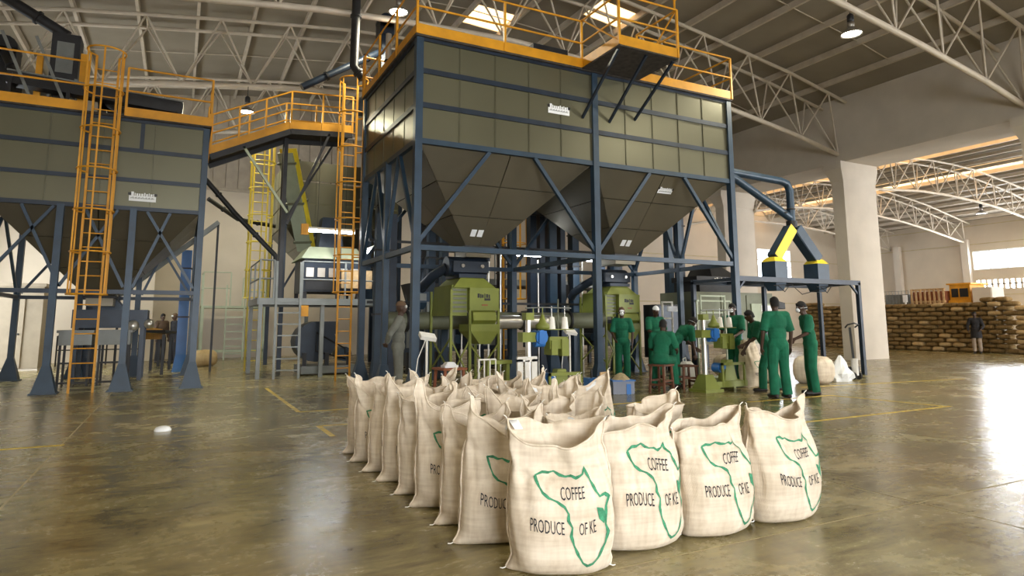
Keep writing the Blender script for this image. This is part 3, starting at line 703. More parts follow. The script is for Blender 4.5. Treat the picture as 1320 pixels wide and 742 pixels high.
# pale green platform by the rear wall
fp = thing('platform', 'pale green steel platform with ladder against the rear wall', 'platform', (1.9, 27.9, 0))
MB().bb(.75, 3.1, 27.4, 28.9, 2.0, 2.08).build('deck', 'pale_green', fp)
for x in (.8, 3.05):
    for y in (27.45, 28.85): MB().bb(x - .05, x + .05, y - .05, y + .05, 0, 2.0).build('post', 'pale_green', fp)
MB().bb(.75, 3.1, 27.4, 27.5, .3, .4).build('edge_beam', 'pale_green', fp)
railing(fp, [(.78, 28.85), (.78, 27.42), (1.75, 27.42)], 2.08, 1.3, 'pale_green', False, 1.0)
railing(fp, [(2.2, 27.42), (3.05, 27.42), (3.05, 28.85)], 2.08, 1.1, 'pale_green', False, 1.0)
for x in (1.62, 2.28): MB().beam((x, 27.3, 0), (x, 27.4, 2.9), .05).build('stringer', 'pale_green', fp)
for k in range(7): MB().beam((1.62, 27.32, .25 + k * .28), (2.28, 27.32, .25 + k * .28), .04).build('rung', 'pale_green', fp)

# elevator legs: tall rectangular ducts with boot, head and bolted flanges
def elevator(x, y, h, wd, dp, m, label, head=False, group='bucket elevator ducts'):
    T = thing('elevator_duct', label, 'elevator', (x, y, 0), 0, group)
    MB().bb(-wd / 2, wd / 2, -dp / 2, dp / 2, .45, h).build('casing', m, T, True)
    MB().frus(-wd * .75, wd * .75, -dp * .8, dp * .8, 0, -wd / 2, wd / 2, -dp / 2, dp / 2, .5).build('boot', m, T, True)
    z = 1.6
    while z < h - .3:
        MB().bb(-wd / 2 - .03, wd / 2 + .03, -dp / 2 - .03, dp / 2 + .03, z - .02, z + .02).build('flange', 'dark', T, True); z += 1.45
    if head:
        m_ = MB(); m_.tube((0, -dp / 2 - .1, h + .1), (0, dp / 2 + .1, h + .1), wd * .95, 16); m_.bb(-wd * .9, wd * .9, -dp / 2 - .1, dp / 2 + .1, h - .3, h + .1); m_.build('head', m, T, True)
    return T
spots = [(5.28, 15.5, 3.9, .20, .2), (5.66, 15.5, 3.9, .18, .2), (6.02, 15.5, 3.9, .18, .2), (9.0, 16.2, 7.2, .2, .24), (9.3, 16.2, 6.4, .16, .24), (9.65, 16.2, 8.2, .24, .3),
         (10.0, 16.2, 6.6, .16, .24), (10.45, 16.2, 6.6, .22, .24), (13.9, 15.95, 6.6, .2, .24), (14.35, 15.95, 6.6, .24, .24), (3.98, 14.35, 3.9, .16, .18), (4.3, 14.35, 3.9, .16, .18), (8.35, 16.2, 4.7, .2, .2), (11.0, 15.6, 4.7, .16, .2), (11.5, 15.6, 4.7, .18, .2)]
where = ['behind the first green machine, first of three', 'behind the first green machine, middle of three', 'behind the first green machine, last of three', 'behind the hanging ladder cage', 'narrow, second behind the ladder cage', 'widest and tallest of the row under the twin bin', 'narrow, right after the widest duct', 'wide, ending the row under the twin bin', 'pale edged, beside the second hopper outlet', 'thick, next to the olive grader', 'thin, just inside the side posts of the twin bin', 'thin, second inside the side posts of the twin bin', 'short, touching the orange ladder', 'thin, behind the masked worker', 'last before the grader under the twin bin']
for (x, y, h, a, b), nm in zip(spots, where):
    elevator(x, y, h, a, b, random.choice(['navy', 'navy', 'blue']), 'navy elevator duct ' + nm, h > 6.5)
elevator(2.9, 21.0 - 3.2 + .9, 6.0, .3, .3, 'blue', 'bright blue elevator duct rising from the mezzanine', True).location = (4.82, 18.9, 2.03)
elevator(4.65, 16.7, 9.6, .22, .24, 'navy', 'black elevator duct running up past the blazing lamp', True)
elevator(.12, 21.75, 3.6, .28, .3, 'bright_blue', 'vivid blue elevator duct under the low bin')

def pipe(pts, r, m, label, n=12, flanges=True, cat='pipe', group=None, name='spout_pipe'):
    T = thing(name, label, cat, tuple(pts[0]), 0, group)
    MB().path(pts, r, n).build('pipe_run', m, T)
    if flanges:
        for p, q in zip(pts[:-1], pts[1:]):
            p = Vector(p); q = Vector(q); d = (q - p).normalized(); c = p.lerp(q, .5)
            MB().tube(c - d * .025, c + d * .025, r * 1.3, n).build('flange', 'dark', T)
    return T
# overhead spouts and machinery on the bin tops
pipe([(3.55, 15.42, 10.4), (3.53, 15.42, 7.75), (3.75, 15.36, 7.45)], .11, 'dark', 'thick dark vertical spout dropping beside the caged ladder top')
pipe([(4.58, 16.62, 8.85), (3.6, 16.1, 8.05), (2.4, 16.1, 7.25)], .09, 'navy', 'dark sloping spout behind the walkway railing')
pipe([(5.6, 13.68, 8.2), (6.6, 13.0, 7.75), (7.2, 12.9, 7.38)], .10, 'navy', 'dark sloping spout on the twin bin deck')
pipe([(9.6, 16.2, 8.6), (9.0, 14.5, 7.95), (8.75, 13.45, 6.86)], .11, 'dark', 'black spout falling from the widest elevator head')
pipe([(9.7, 16.2, 8.5), (11.0, 14.6, 8.0), (11.2, 13.6, 6.86)], .09, 'navy', 'second spout falling from the widest elevator head')
pipe([(5.6, 12.6, 6.85), (5.6, 12.6, 7.45), (5.75, 12.6, 7.65), (5.95, 12.6, 7.45), (6.0, 12.6, 6.9)], .06, 'dark', 'black swan-neck vent pipe on the twin bin deck', flanges=False)
pipe([(4.55, 14.4, 6.85), (4.55, 14.4, 8.0)], .10, 'bright_blue', 'vivid blue vertical duct rising behind the deck edge')
pipe([(4.05, 14.2, 6.85), (4.05, 14.2, 8.2)], .07, 'steel', 'bright steel duct rising behind the deck edge')
pipe([(-4.9, 17.5, 9.2), (-3.89, 17.5, 8.75), (-2.7, 17.5, 8.1)], .13, 'dark', 'thick black spout sloping onto the low bin top')
pipe([(.34, 18.6, 5.3), (1.2, 18.9, 4.4), (2.35, 19.2, 3.3), (2.45, 19.25, 2.03)], .07, 'dark', 'dark chute sloping down behind the low bin corner')
pipe([(.6, 21.5, 5.2), (1.5, 22.0, 4.7), (2.72, 22.4, 4.6)], .07, 'dark', 'dark chute crossing behind the lemon ladder')
def gearbox(x, y, z, label, m='dark', s=1.0):
    T = thing('drive_motor', label, 'motor', (x, y, z))
    MB().bb(-.28 * s, .28 * s, -.2 * s, .2 * s, 0, .08 * s).build('base_plate', 'grey_steel', T, True)
    MB().tube((-.25 * s, 0, .26 * s), (.12 * s, 0, .26 * s), .16 * s, 14).build('motor_body', m, T, True)
    for k in range(6): MB().tube(((-.22 + k * .055) * s, 0, .26 * s), ((-.205 + k * .055) * s, 0, .26 * s), .175 * s, 14).build('cooling_fin', m, T, True)
    MB().bb(.12 * s, .34 * s, -.13 * s, .13 * s, .08 * s, .42 * s).build('gear_case', 'grey_steel', T, True)
    MB().bb(-.12 * s, .02 * s, -.08 * s, .08 * s, .42 * s, .5 * s).build('terminal_box', m, T, True)
    return T
gearbox(4.6, 12.2, 6.85, 'black geared motor near the front corner of the deck')
gearbox(6.9, 12.0, 6.85, 'dark geared motor in the middle of the twin bin deck', s=1.3)
gearbox(9.6, 12.3, 6.85, 'dark geared motor under the raised side deck', s=1.2)
gearbox(-3.22, 18.0, 5.95, 'dark geared motor on the low bin deck', s=1.1)
gearbox(-.6, 17.8, 5.96, 'small geared motor at the end of the low bin deck', s=1.1)
def transfer_box(x, y, z, w_, d_, h_, label, m='navy', legs=True):
    T = thing('transfer_box', label, 'machine', (x, y, z))
    MB().bb(-w_ / 2, w_ / 2, -d_ / 2, d_ / 2, h_ * .45, h_).build('body', m, T, True)
    MB().frus(-w_ * .2, w_ * .2, -d_ * .2, d_ * .2, h_ * .12, -w_ / 2, w_ / 2, -d_ / 2, d_ / 2, h_ * .45).build('funnel', m, T, True)
    MB().bb(-w_ * .3, w_ * .3, -d_ / 2 - .02, -d_ / 2, h_ * .55, h_ * .9).build('cover_plate', 'grey_steel', T, True)
    for sx in (-1, 1):
        for sy in (-1, 1): MB().bb(sx * w_ * .45 - .03, sx * w_ * .45 + .03, sy * d_ * .45 - .03, sy * d_ * .45 + .03, 0, h_ * .5).build('leg', 'grey_steel', T, True)
    return T
transfer_box(-2.68, 17.5, 5.96, .55, .5, 2.1, 'dark transfer box with grey cover above the low bin deck', 'dark')
transfer_box(-3.3, 18.6, 5.96, 1.0, .7, 1.2, 'dark hopper box on the low bin deck behind the rails', 'dark')
transfer_box(7.9, 13.55, 6.85, 1.0, .8, 1.4, 'black hopper box in the middle of the twin bin deck', 'dark')
transfer_box(9.9, 13.9, 6.85, .8, .7, 1.3, 'black hopper box towards the far end of the deck', 'dark')
transfer_box(5.4, 13.9, 6.85, .7, .6, 1.5, 'black hopper box near the elevator heads', 'dark')
# screw conveyors lying on the decks
def trough(p, q, label, m='dark'):
    p = Vector(p); q = Vector(q); T = thing('screw_conveyor', label, 'conveyor', tuple(p)); d = (q - p).normalized()
    MB().beam(p, q, .32, .26).build('trough', m, T); MB().beam(p + Vector((0, 0, .15)), q + Vector((0, 0, .15)), .38, .03).build('lid', 'grey_steel', T)
    for s in (.02, .33, .66, .98):
        c = p.lerp(q, s); MB().beam(c + Vector((0, 0, -.36)), c + Vector((0, 0, .1)), .07, .4).build('support', m, T)
trough((-3.6, 16.9, 6.7), (-.2, 16.9, 6.5), 'grey lidded screw conveyor along the low bin deck')
trough((4.3, 12.9, 7.25), (11.3, 12.9, 7.25), 'dark lidded screw conveyor along the twin bin deck')
# yellow rail boxes on the low bin
for x, z, nm in ((-3.12, 7.4, 'upright yellow guard post on the low bin deck'), (-2.3, 7.6, 'second upright yellow guard post by the transfer box')):
    b = MB().bb(x - .06, x + .06, 17.13, 17.22, 5.95, z).bb(x - .1, x + .1, 17.11, 17.24, 5.95, 6.0).build('guard_post', 'yellow'); tag(b, nm, 'post')

# green machines (polishers) under the twin bin
def green_machine(x, y, label):
    T = thing('polisher', label, 'machine', (x, y, 0), 0, 'lime green polishing machines')
    L_ = True
    for sx, sy in ((-.55, 0), (.55, 0), (-.55, 1.2), (.55, 1.2), (-.12, 0)):
        MB().bb(sx - .025, sx + .025, sy - .025, sy + .025, 0, 2.1 if sx < .5 else 1.7).build('leg', 'lime', T, L_)
    for a, b in (((-.12, 0, .1), (.55, 0, .95)), ((.55, 0, .1), (-.12, 0, .95)), ((-.55, 0, .25), (-.12, 0, 1.05)), ((-.12, 0, .25), (-.55, 0, 1.05)), ((-.55, 0, .35), (-.55, 1.2, 1.1)), ((-.55, 1.2, .35), (-.55, 0, 1.1))):
        MB().beam(a, b, .03).build('cross_brace', 'lime', T, L_)
    MB().bb(-.14, .55, -.04, 1.15, 1.66, 2.14).build('front_box', 'lime', T, L_)
    MB().hexa([(-.55, .1, 1.55), (-.14, .1, 1.55), (-.14, 1.15, 1.55), (-.55, 1.15, 1.55), (-.5, .1, 2.2), (-.14, .1, 2.2), (-.14, 1.15, 2.2), (-.5, 1.15, 2.2)]).build('side_box', 'lime', T, L_)
    for k in range(6): MB().bb(-.50, -.17, .06, .1, 1.62 + k * .09, 1.67 + k * .09).build('louvre', 'olive', T, L_)
    MB().hexa([(-.5, .0, 2.14), (.5, .0, 2.14), (.5, 1.1, 2.14), (-.5, 1.1, 2.14), (-.28, .1, 2.38), (.22, .1, 2.38), (.22, .9, 2.38), (-.28, .9, 2.38)]).build('top_hood', 'lime', T, L_)
    MB().bb(-.35, .3, .05, .85, 2.36, 2.44).build('feed_collar', 'navy', T, L_)
    MB().hexa([(-.08, -.12, 1.45), (.46, -.12, 1.45), (.46, 0, 1.36), (-.08, 0, 1.36), (-.08, -.07, 1.62), (.46, -.07, 1.62), (.46, 0, 1.66), (-.08, 0, 1.66)]).build('discharge_tray', 'lime', T, L_)
    MB().hexa([(.1, -.02, .95), (.36, -.02, .95), (.36, .4, .95), (.1, .4, .95), (-.12, -.06, 1.22), (.54, -.06, 1.22), (.54, .6, 1.22), (-.12, .6, 1.22)]).bb(-.12, .54, -.06, .6, 1.22, 1.37).build('outlet_funnel', 'lime', T, L_)
    m = MB()
    for k, (a, b) in enumerate(((.04, .05), (.10, .03), (.14, .04), (.20, .02), (.24, .045), (.30, .03))): m.bb(a, a + b, -.045, -.04, 1.93 - .006 * (k % 2), 2.02 - .01 * (k % 3))
    m.bb(.2, .34, -.045, -.04, 1.87, 1.92); m.build('logo', 'dark', T, L_)
    MB().bb(.14, .28, -.045, -.04, 1.76, 1.79).build('nameplate', 'terracotta', T, L_)
    for z in (1.69, 2.1): MB().bb(-.14, .55, -.052, -.04, z - .015, z + .015).build('trim_strip', 'lime', T, L_)
    F = thing('feeder_drum', 'navy feeder drum with two bolts over the ' + ('first' if x < 8 else 'second') + ' green machine', 'machine', (x, y, 2.42))
    m = MB(); m.tube((-.5, .45, .2), (.42, .45, .2), .22, 18); m.bb(-.45, .38, .12, .78, .06, .3); m.build('drum', 'navy', F, True)
    for sx in (-.24, .22): MB().tube((sx, .09, .2), (sx, .13, .2), .04, 10).build('bolt_head', 'steel', F, True)
    MB().path([(-.45, .5, .18), (-.68, .7, .02), (-.76, 1.2, -.2), (-.76, 1.36, -.34)], .11, 10).build('chute', 'navy', F, True)
    return T
green_machine(5.62, 12.62, 'lime green polishing machine on braced legs under the first hopper')
green_machine(10.55, 14.0, 'lime green polishing machine half hidden behind masked workers')
pipe([(4.1, 14.05, 1.45), (5.0, 14.05, 1.45), (7.8, 14.05, 1.45), (9.9, 14.05, 1.45)], .2, 'olive', 'wide grey-green conveyor pipe running behind the first green machine', 16)
pipe([(6.3, 13.3, 1.42), (7.9, 13.3, 1.42)], .15, 'steel', 'bare steel pipe leaving the side of the first green machine', 16)
mo = transfer_box(4.86, 13.98, 1.65, .3, .3, .45, 'blue gear housing sitting on the conveyor pipe', 'blue')
# service pipes hanging behind
for k, (x, y, z) in enumerate(((6.9, 15.2, 3.2), (7.2, 15.3, 3.0), (7.45, 15.1, 3.3), (8.7, 15.3, 3.1), (10.2, 15.4, 3.2), (11.9, 15.2, 3.0), (6.4, 15.2, 3.1))):
    pipe([(x, y, 0), (x, y, z)], .022, 'steel', ['thin steel conduit next to the first green machine', 'thin steel conduit behind the sewing head', 'thin steel conduit between the ladders', 'thin steel conduit beside the orange ladder', 'thin steel conduit among the navy ducts', 'thin steel conduit near the second outlet', 'thin steel conduit left of the orange ladder foot'][k], 8, False)
for z, nm in ((3.40, 'upper'), (1.9, 'lower')):
    b = MB().bb(4.0, 11.6, 15.3, 15.36, z - .03, z + .03).build('cable_tray', 'dark'); tag(b, nm + ' dark cable tray behind the machines under the twin bin', 'cable tray')
    
# olive grader right of the bin
gr = thing('grader', 'olive grey grading machine with a black hood behind the bin leg', 'machine', (14.9, 14.8, 0))
MB().bb(13.2, 16.5, 14.2, 15.6, .75, 2.28).build('body', 'olive', gr)
for x in (13.3, 14.9, 16.4):
    for y in (14.3, 15.5): MB().bb(x - .06, x + .06, y - .06, y + .06, 0, .8).build('leg', 'navy', gr)
for x0, x1 in ((13.25, 14.25), (14.3, 15.3), (15.35, 16.45)): MB().bb(x0, x1, 14.17, 14.2, .85, 2.2).build('side_panel', 'olive', gr)
MB().bb(15.5, 16.5, 14.13, 14.17, .75, 1.95).build('door_panel', 'pale_green', gr)
MB().bb(15.9, 16.45, 14.11, 14.13, 1.72, 1.9).build('name_label', 'paper', gr)
MB().bb(13.6, 15.0, 14.3, 15.4, 2.28, 2.6).build('hood_base', 'dark', gr)
MB().hexa([(13.5, 14.3, 2.6), (15.2, 14.3, 2.6), (15.2, 15.4, 2.6), (13.5, 15.4, 2.6), (13.5, 14.3, 2.75), (15.2, 14.3, 2.75), (15.2, 15.4, 2.75), (13.5, 15.4, 2.75)]).build('hood', 'dark', gr)
MB().hexa([(14.1, 14.3, 2.75), (15.2, 14.3, 2.75), (15.2, 15.4, 2.75), (14.1, 15.4, 2.75), (14.2, 14.5, 3.15), (14.5, 14.5, 3.15), (14.5, 15.2, 3.15), (14.2, 15.2, 3.15)]).build('hood_cap', 'dark', gr)
m = MB()
for k in range(7): m.bb(14.2 + k * .085, 14.25 + k * .085, 14.285, 14.3, 2.62, 2.70 + .02 * (k % 2))
m.build('hood_lettering', 'white_paint', gr)
MB().hexa([(16.5, 14.4, 1.9), (17.3, 14.4, 1.8), (17.3, 15.2, 1.8), (16.5, 15.2, 1.9), (16.5, 14.4, 2.15), (17.3, 14.4, 2.0), (17.3, 15.2, 2.0), (16.5, 15.2, 2.15)]).build('discharge_lip', 'dark', gr)
gd = thing('safety_barrier', 'pale green tubular guard frame in front of the olive grader', 'frame', (12.55, 12.7, 0))
for x in (11.95, 13.13): MB().bb(x - .02, x + .02, 12.68, 12.72, 0, 1.95).build('upright', 'pale_green', gd)
for z in (1.0, 1.45, 1.95): MB().bb(11.95, 13.13, 12.68, 12.72, z - .02, z + .02).build('crossbar', 'pale_green', gd)
gd = thing('safety_barrier', 'narrow white guard frame behind the seated worker', 'frame', (11.5, 13.5, 0))
for x in (11.42, 11.75): MB().bb(x - .02, x + .02, 13.4, 13.44, 0, 1.95).build('upright', 'white_paint', gd)
for z in (.9, 1.5, 1.93): MB().bb(11.42, 11.75, 13.4, 13.44, z - .02, z + .02).build('crossbar', 'white_paint', gd)
b = MB().bb(11.55, 11.95, 13.36, 13.39, 1.68, 1.82); b = b.build('sign', 'paper'); tag(b, 'small white notice fixed to the narrow white frame', 'sign')
cb = thing('control_cabinet', 'dark control cabinet with bare wires beside the second bin leg', 'cabinet', (12.3, 14.6, 0))
MB().bb(12.05, 12.95, 14.4, 15.0, .4, 1.9).build('body', 'dark', cb); MB().bb(12.08, 12.92, 14.36, 14.4, .45, 1.85).build('door', 'navy', cb); MB().bb(12.8, 12.85, 14.33, 14.36, 1.1, 1.3).build('handle', 'steel', cb)
for x in (12.15, 12.85): MB().bb(x - .05, x + .05, 14.5, 14.9, 0, .4).build('leg', 'dark', cb)

# bagging gantry with forked spout
ga = thing('bagging_gantry', 'navy steel gantry of the bagging station beside the bin', 'frame', (14.4, 12.2, 0))
for x, y in ((16.4, 11.24), (17.0, 12.9), (14.67, 12.9), (12.05, 12.9)): MB().bb(x - .05, x + .05, y - .05, y + .05, 0, 2.45).build('post', 'navy', ga)
for y in (11.24, 12.9): MB().bb(12.0 - (.22 if y < 12 else 0), 16.45 if y < 12 else 17.05, y - .05, y + .05, 2.38, 2.5).build('top_beam', 'navy', ga)
for x in (12.05, 13.25, 13.75, 14.85, 15.35): MB().bb(x - .04, x + .04, 11.24, 12.9, 2.4, 2.48).build('cross_beam', 'navy', ga)
MB().beam((16.4, 11.24, 2.44), (17.0, 12.9, 2.44), .08).build('cross_beam', 'navy', ga)
for a, b in (((16.4, 11.24, 2.1), (16.05, 11.24, 2.42)), ((11.8, 11.2, 2.1), (12.15, 11.24, 2.42))): MB().beam(a, b, .05).build('knee_brace', 'navy', ga)
fs = thing('forked_spout', 'blue forked spout feeding two bagging hoppers above the gantry', 'spout', (14.25, 11.5, 2.2))
MB().path([(11.8, 11.5, 5.15), (12.8, 11.5, 5.12), (13.9, 11.5, 5.08), (14.15, 11.5, 5.03), (14.25, 11.5, 4.85), (14.25, 11.5, 4.0)], .10, 12).build('down_pipe', 'blue', fs)
MB().path([(11.8, 11.5, 5.12), (12.3, 11.5, 4.97), (14.2, 11.5, 4.12)], .10, 12).build('sloping_pipe', 'blue', fs)
for p in ((13.95, 11.5, 4.23), (14.25, 11.5, 4.35)): MB().ball(p, (.12, .12, .05)).build('pipe_clamp', 'dark', fs)
MB().tube((14.25, 11.5, 3.85), (14.25, 11.5, 4.03), .14, 14).build('rotary_valve', 'dark', fs)
for x in (13.5, 15.1):
    MB().beam((14.28 - (.1 if x < 14 else -.04), 11.5, 3.82), (x, 11.5, 3.02), .26, .26, (0, 1, 0)).build('fork_leg', 'blue', fs)
    MB().beam((14.28 - (.12 if x < 14 else -.06), 11.36, 3.84), (x, 11.36, 3.04), .27, .012, (0, 1, 0)).build('leg_lid', 'lemon' if x < 14 else 'blue', fs)
    MB().frus(x - .22, x + .22, 11.28, 11.72, 2.92, x - .13, x + .13, 11.37, 11.63, 3.04).build('neck', 'lemon', fs)
    MB().bb(x - .22, x + .22, 11.28, 11.72, 2.45, 2.92).build('weigh_box', 'blue', fs)
    MB().frus(x - .13, x + .13, 11.36, 11.64, 2.18, x - .21, x + .21, 11.29, 11.71, 2.45).build('bag_spout', 'blue', fs)
    MB().path([(x - .2, 11.25, 2.3), (x, 11.22, 2.15), (x + .2, 11.25, 2.3)], .012, 6).build('bag_clamp', 'dark', fs)
    MB().path([(x - .3, 11.3, 2.3), (x + .35, 11.3, 2.34), (14.3, 11.35, 2.1)], .010, 5).build('air_hose', 'dark', fs)

# under the low bin
for x, nm in ((-2.06, 'first grey sorting table under the low bin'), (-1.3, 'second grey sorting table under the low bin')):
    T = thing('sorting_table', nm, 'table', (x, 18.1, 0))
    MB().bb(-.32, .32, -.4, .4, .92, 1.22).build('tray_box', 'grey_steel', T, True); MB().bb(-.36, .36, -.44, .44, 1.2, 1.26).build('rim', 'grey_steel', T, True)
    for sx in (-.28, .28):
        for sy in (-.36, .36): MB().bb(sx - .025, sx + .025, sy - .025, sy + .025, 0, .95).build('leg', 'dark', T, True)
    MB().bb(-.28, .28, -.38, -.34, .5, .54).build('stretcher', 'dark', T, True); MB().bb(-.28, .28, -.38, -.34, .06, .1).build('stretcher', 'dark', T, True)
sv = thing('sieve', 'dark blue sieve machine below the low bin outlet', 'machine', (-1.4, 19.4, 0))
MB().bb(-2.3, -.7, 18.8, 20.0, 1.3, 1.75).build('body', 'navy', sv)
MB().frus(-1.9, -1.2, 18.9, 19.9, 1.75, -1.9, -1.4, 18.9, 19.9, 2.0).build('inlet', 'blue', sv)
for x in (-2.2, -.8):
    for y in (18.9, 19.9): MB().bb(x - .05, x + .05, y - .05, y + .05, 0, 1.3).build('leg', 'navy', sv)
MB().ball((-1.0, 18.7, 1.35), .14).build('end_cap', 'steel', sv); MB().ball((-.65, 18.7, 1.4), .12).build('end_cap', 'steel', sv)
yc = thing('belt_conveyor', 'belt conveyor with bright yellow side rail under the low bin', 'conveyor', (-.7, 21.3, 0))
MB().beam((-.85, 20.35, 1.15), (-.5, 25.0, 1.05), .08, .34).build('side_rail', 'yellow', yc)
MB().beam((-.56, 20.35, 1.2), (-.2, 25.0, 1.1), .5, .06).build('belt', 'rubber', yc)
for t in (.05, .5, .95):
    p = lerp((-.85, 20.35, 0), (-.5, 25.0, 0), t)
    for dx in (0, .5): MB().bb(p[0] + dx - .04, p[0] + dx + .04, p[1] - .04, p[1] + .04, 0, 1.1).build('leg', 'dark', yc)
tr = thing('cable_ladder', 'shiny sloping cable ladder rising behind the low bin', 'cable tray', (-.5, 21.0, 2.2))
for dy in (0, .4): MB().beam((-1.5, 20.8 + dy, 2.2), (.9, 20.8 + dy, 4.4), .05, .12).build('side_rail', 'grey_steel', tr)
for k in range(12):
    p = lerp((-1.5, 20.8, 2.2), (.9, 20.8, 4.4), (k + .5) / 12); MB().beam(p, (p[0], p[1] + .4, p[2]), .03).build('rung', 'steel', tr)
for x, y, z in ((-1.5, 21.0, 2.2), (.9, 21.0, 4.4)): MB().bb(x - .03, x + .03, y - .03, y + .03, 0, z).build('post', 'dark', tr)
bo = thing('booth', 'plain beige site booth by the side wall behind the low bin', 'booth', (-4.9, 25.0, 0))
MB().bb(-5.9, -3.75, 24.4, 26.0, .05, 2.55).build('body', 'beige', bo); MB().bb(-5.95, -3.7, 24.35, 26.05, 2.55, 2.65).build('roof', 'beige', bo)
MB().bb(-5.0, -4.2, 24.36, 24.4, .1, 2.2).build('door', 'beige', bo); MB().ball((-4.3, 24.34, 1.1), .03).build('door_handle', 'dark', bo); MB().bb(-5.9, -3.75, 24.4, 26.0, 0, .06).build('plinth', 'concrete', bo)
br = thing('barrier', 'low dark railing in front of the white wall', 'railing', (-3.0, 26.6, 0))
railing(br, [(-3.6, 26.6), (-1.2, 26.6)], 0, 1.0, 'dark', False, .5)
lw = struct('wall_inner', MB().bb(-6.5, -.9, 28.6, 28.8, 0, 6.0), 'wall', 'pale inner wall lit by the side door behind the low bin')

# sewing stations
def sewing(x, y, label, flip=1):
    T = thing('sewing_station', label, 'machine', (x, y, 0), 0, 'bag sewing stations')
    L_ = True
    MB().frus(-.20, .20, -.2, .2, .06, -.10, .10, -.1, .1, .34).bb(-.24, .24, -.24, .24, 0, .06).build('base', 'lime', T, L_)
    MB().tube((0, 0, .3), (0, 0, 1.52), .048, 14).build('column', 'steel', T, L_)
    MB().bb(-.075, .075, -.075, .075, 1.44, 1.56).build('column_cap', 'lime', T, L_)
    MB().bb(-.15, .10, -.09, .09, 1.08, 1.24).build('carriage', 'lime', T, L_)
    m = MB(); m.tube((.20, -.12, 1.16), (.20, .14, 1.16), .115, 14); m.bb(.13, .27, -.16, -.12, 1.08, 1.26); m.tube((.12, 0, 1.06), (.30, 0, 1.06), .07, 10); m.build('motor', 'bright_blue', T, L_)
    MB().lathe([(.08, 1.28), (.12, 1.30), (.12, 1.36), (.07, 1.40), (.035, 1.5), (.03, 1.53), (0, 1.54)], (.28, 0, 0), 14).build('oil_cup', 'lime', T, L_)
    MB().bb(.36, .72, -.1, .1, .96, 1.16).bb(.38, .50, -.13, .13, .86, 1.10).bb(.58, .72, -.13, .13, .84, 1.12).build('sewing_head', 'lime', T, L_)
    MB().bb(.34, .84, -.08, .08, 1.275, 1.29).build('thread_shelf', 'lime', T, L_)
    for dx in (.46, .72):
        MB().lathe([(.066, 1.29), (.064, 1.30), (.045, 1.49), (.02, 1.495), (.02, 1.50)], (dx, 0, 0), 14).build('thread_cone', 'thread', T, L_)
        MB().tube((dx, 0, 1.29), (dx, 0, 1.68), .006, 6).build('spindle', 'steel', T, L_)
    MB().tube((.60, .02, 1.1), (.60, .02, 1.80), .012, 6).build('thread_post', 'olive', T, L_)
    MB().path([(-.05, 0, 1.64), (.3, 0, 1.655), (.85, 0, 1.645)], .013, 6).build('thread_arm', 'grey_steel', T, L_)
    for dx in (0.1, .28): MB().tube((dx, 0, 1.52), (dx, 0, 1.65), .010, 6).build('thread_guide', 'lime', T, L_)
    MB().bb(.15, 1.0, -.16, .16, .08, .2).build('conveyor_bed', 'lime', T, L_)
    m = MB().hexa([(.42, -.1, .2), (.78, -.1, .2), (.78, .1, .2), (.42, .1, .2), (.52, -.08, .62), (.68, -.08, .62), (.68, .08, .62), (.52, .08, .62)]); m.build('pedestal', 'lime', T, L_)
    MB().bb(.3, .95, -.17, -.13, .52, .57).bb(.3, .34, -.17, -.13, .1, .57).bb(.91, .95, -.17, -.13, .1, .57).build('side_frame', 'lime', T, L_)
    m = MB(); m.tube((.40, -.05, .46), (.40, .15, .46), .10, 12); m.bb(.33, .47, -.1, .0, .44, .52); m.build('drive_motor', 'bright_blue', T, L_)
    return T
sewing(5.2, 9.5, 'green sewing station with two white thread cones beside the open sacks')
s2 = sewing(9.62, 10.05, 'green sewing station with two white thread cones among the workers'); s2.scale = (1.0, 1.0, 1.0)
fr = thing('guide_frame', 'pale green upright wire frame behind the second sewing station', 'frame', (10.3, 10.45, 0))
for x in (9.95, 10.65): MB().bb(x - .015, x + .015, 10.44, 10.47, .2, 1.98).build('upright', 'pale_green', fr)
for z in (1.96, 1.6, .24): MB().bb(9.95, 10.65, 10.44, 10.47, z - .015, z + .015).build('crossbar', 'pale_green', fr)
MB().bb(9.9, 10.7, 10.25, 10.65, .17, .215).build('base', 'lime', fr)
for x in (9.95, 10.65): MB().bb(x - .03, x + .03, 10.27, 10.63, 0, .18).build('foot', 'lime', fr)

# platform scales
def scale(x, y, label, h, tilt=1):
    T = thing('platform_scale', label, 'scale', (x, y, 0), 0, 'platform scales')
    MB().bb(-.25, .25, -.3, .3, .06, .12).build('platform', 'steel', T, True)
    for sx in (-.2, .2):
        for sy in (-.25, .25): MB().tube((sx, sy, 0), (sx, sy, .07), .03, 8).build('foot', 'rubber', T, True)
    MB().tube((0, .26, .1), (0, .26, h), .018, 8).build('pole', 'white_paint', T, True)
    MB().hexa([(-.12, .2, h - .02), (.12, .2, h - .06), (.12, .3, h), (-.12, .3, h + .04), (-.12, .16, h + .03), (.12, .16, h - .01), (.12, .26, h + .06), (-.12, .26, h + .1)]).build('display', 'white_paint', T, True)
    MB().path([(.0, .28, h), (-.12, .3, h - .3), (-.16, .3, h - .6), (-.2, .2, .12)], .008, 5).build('cable', 'white_paint', T, True)
    return T
scale(3.28, 8.85, 'platform scale with a white tilted display by the grey clothed man', 1.18)
scale(6.72, 10.35, 'platform scale with a white display beside the middle bin leg', 1.2)
b = thing('switch_pedestal', 'small blue box with white label on the floor by the cardboard', 'box', (6.62, 9.75, 0))
MB().bb(-.10, .10, -.1, .1, 0, .42).build('body', 'bright_blue', b, True); MB().bb(-.08, .08, -.105, -.1, .2, .32).build('label_plate', 'paper', b, True); MB().tube((0, 0, .42), (0, 0, .56), .02, 8).build('stem', 'dark', b, True)
b = thing('cardboard_sheet', 'folded tan cardboard standing by the blue box', 'cardboard', (6.62, 9.35, 0), .4)
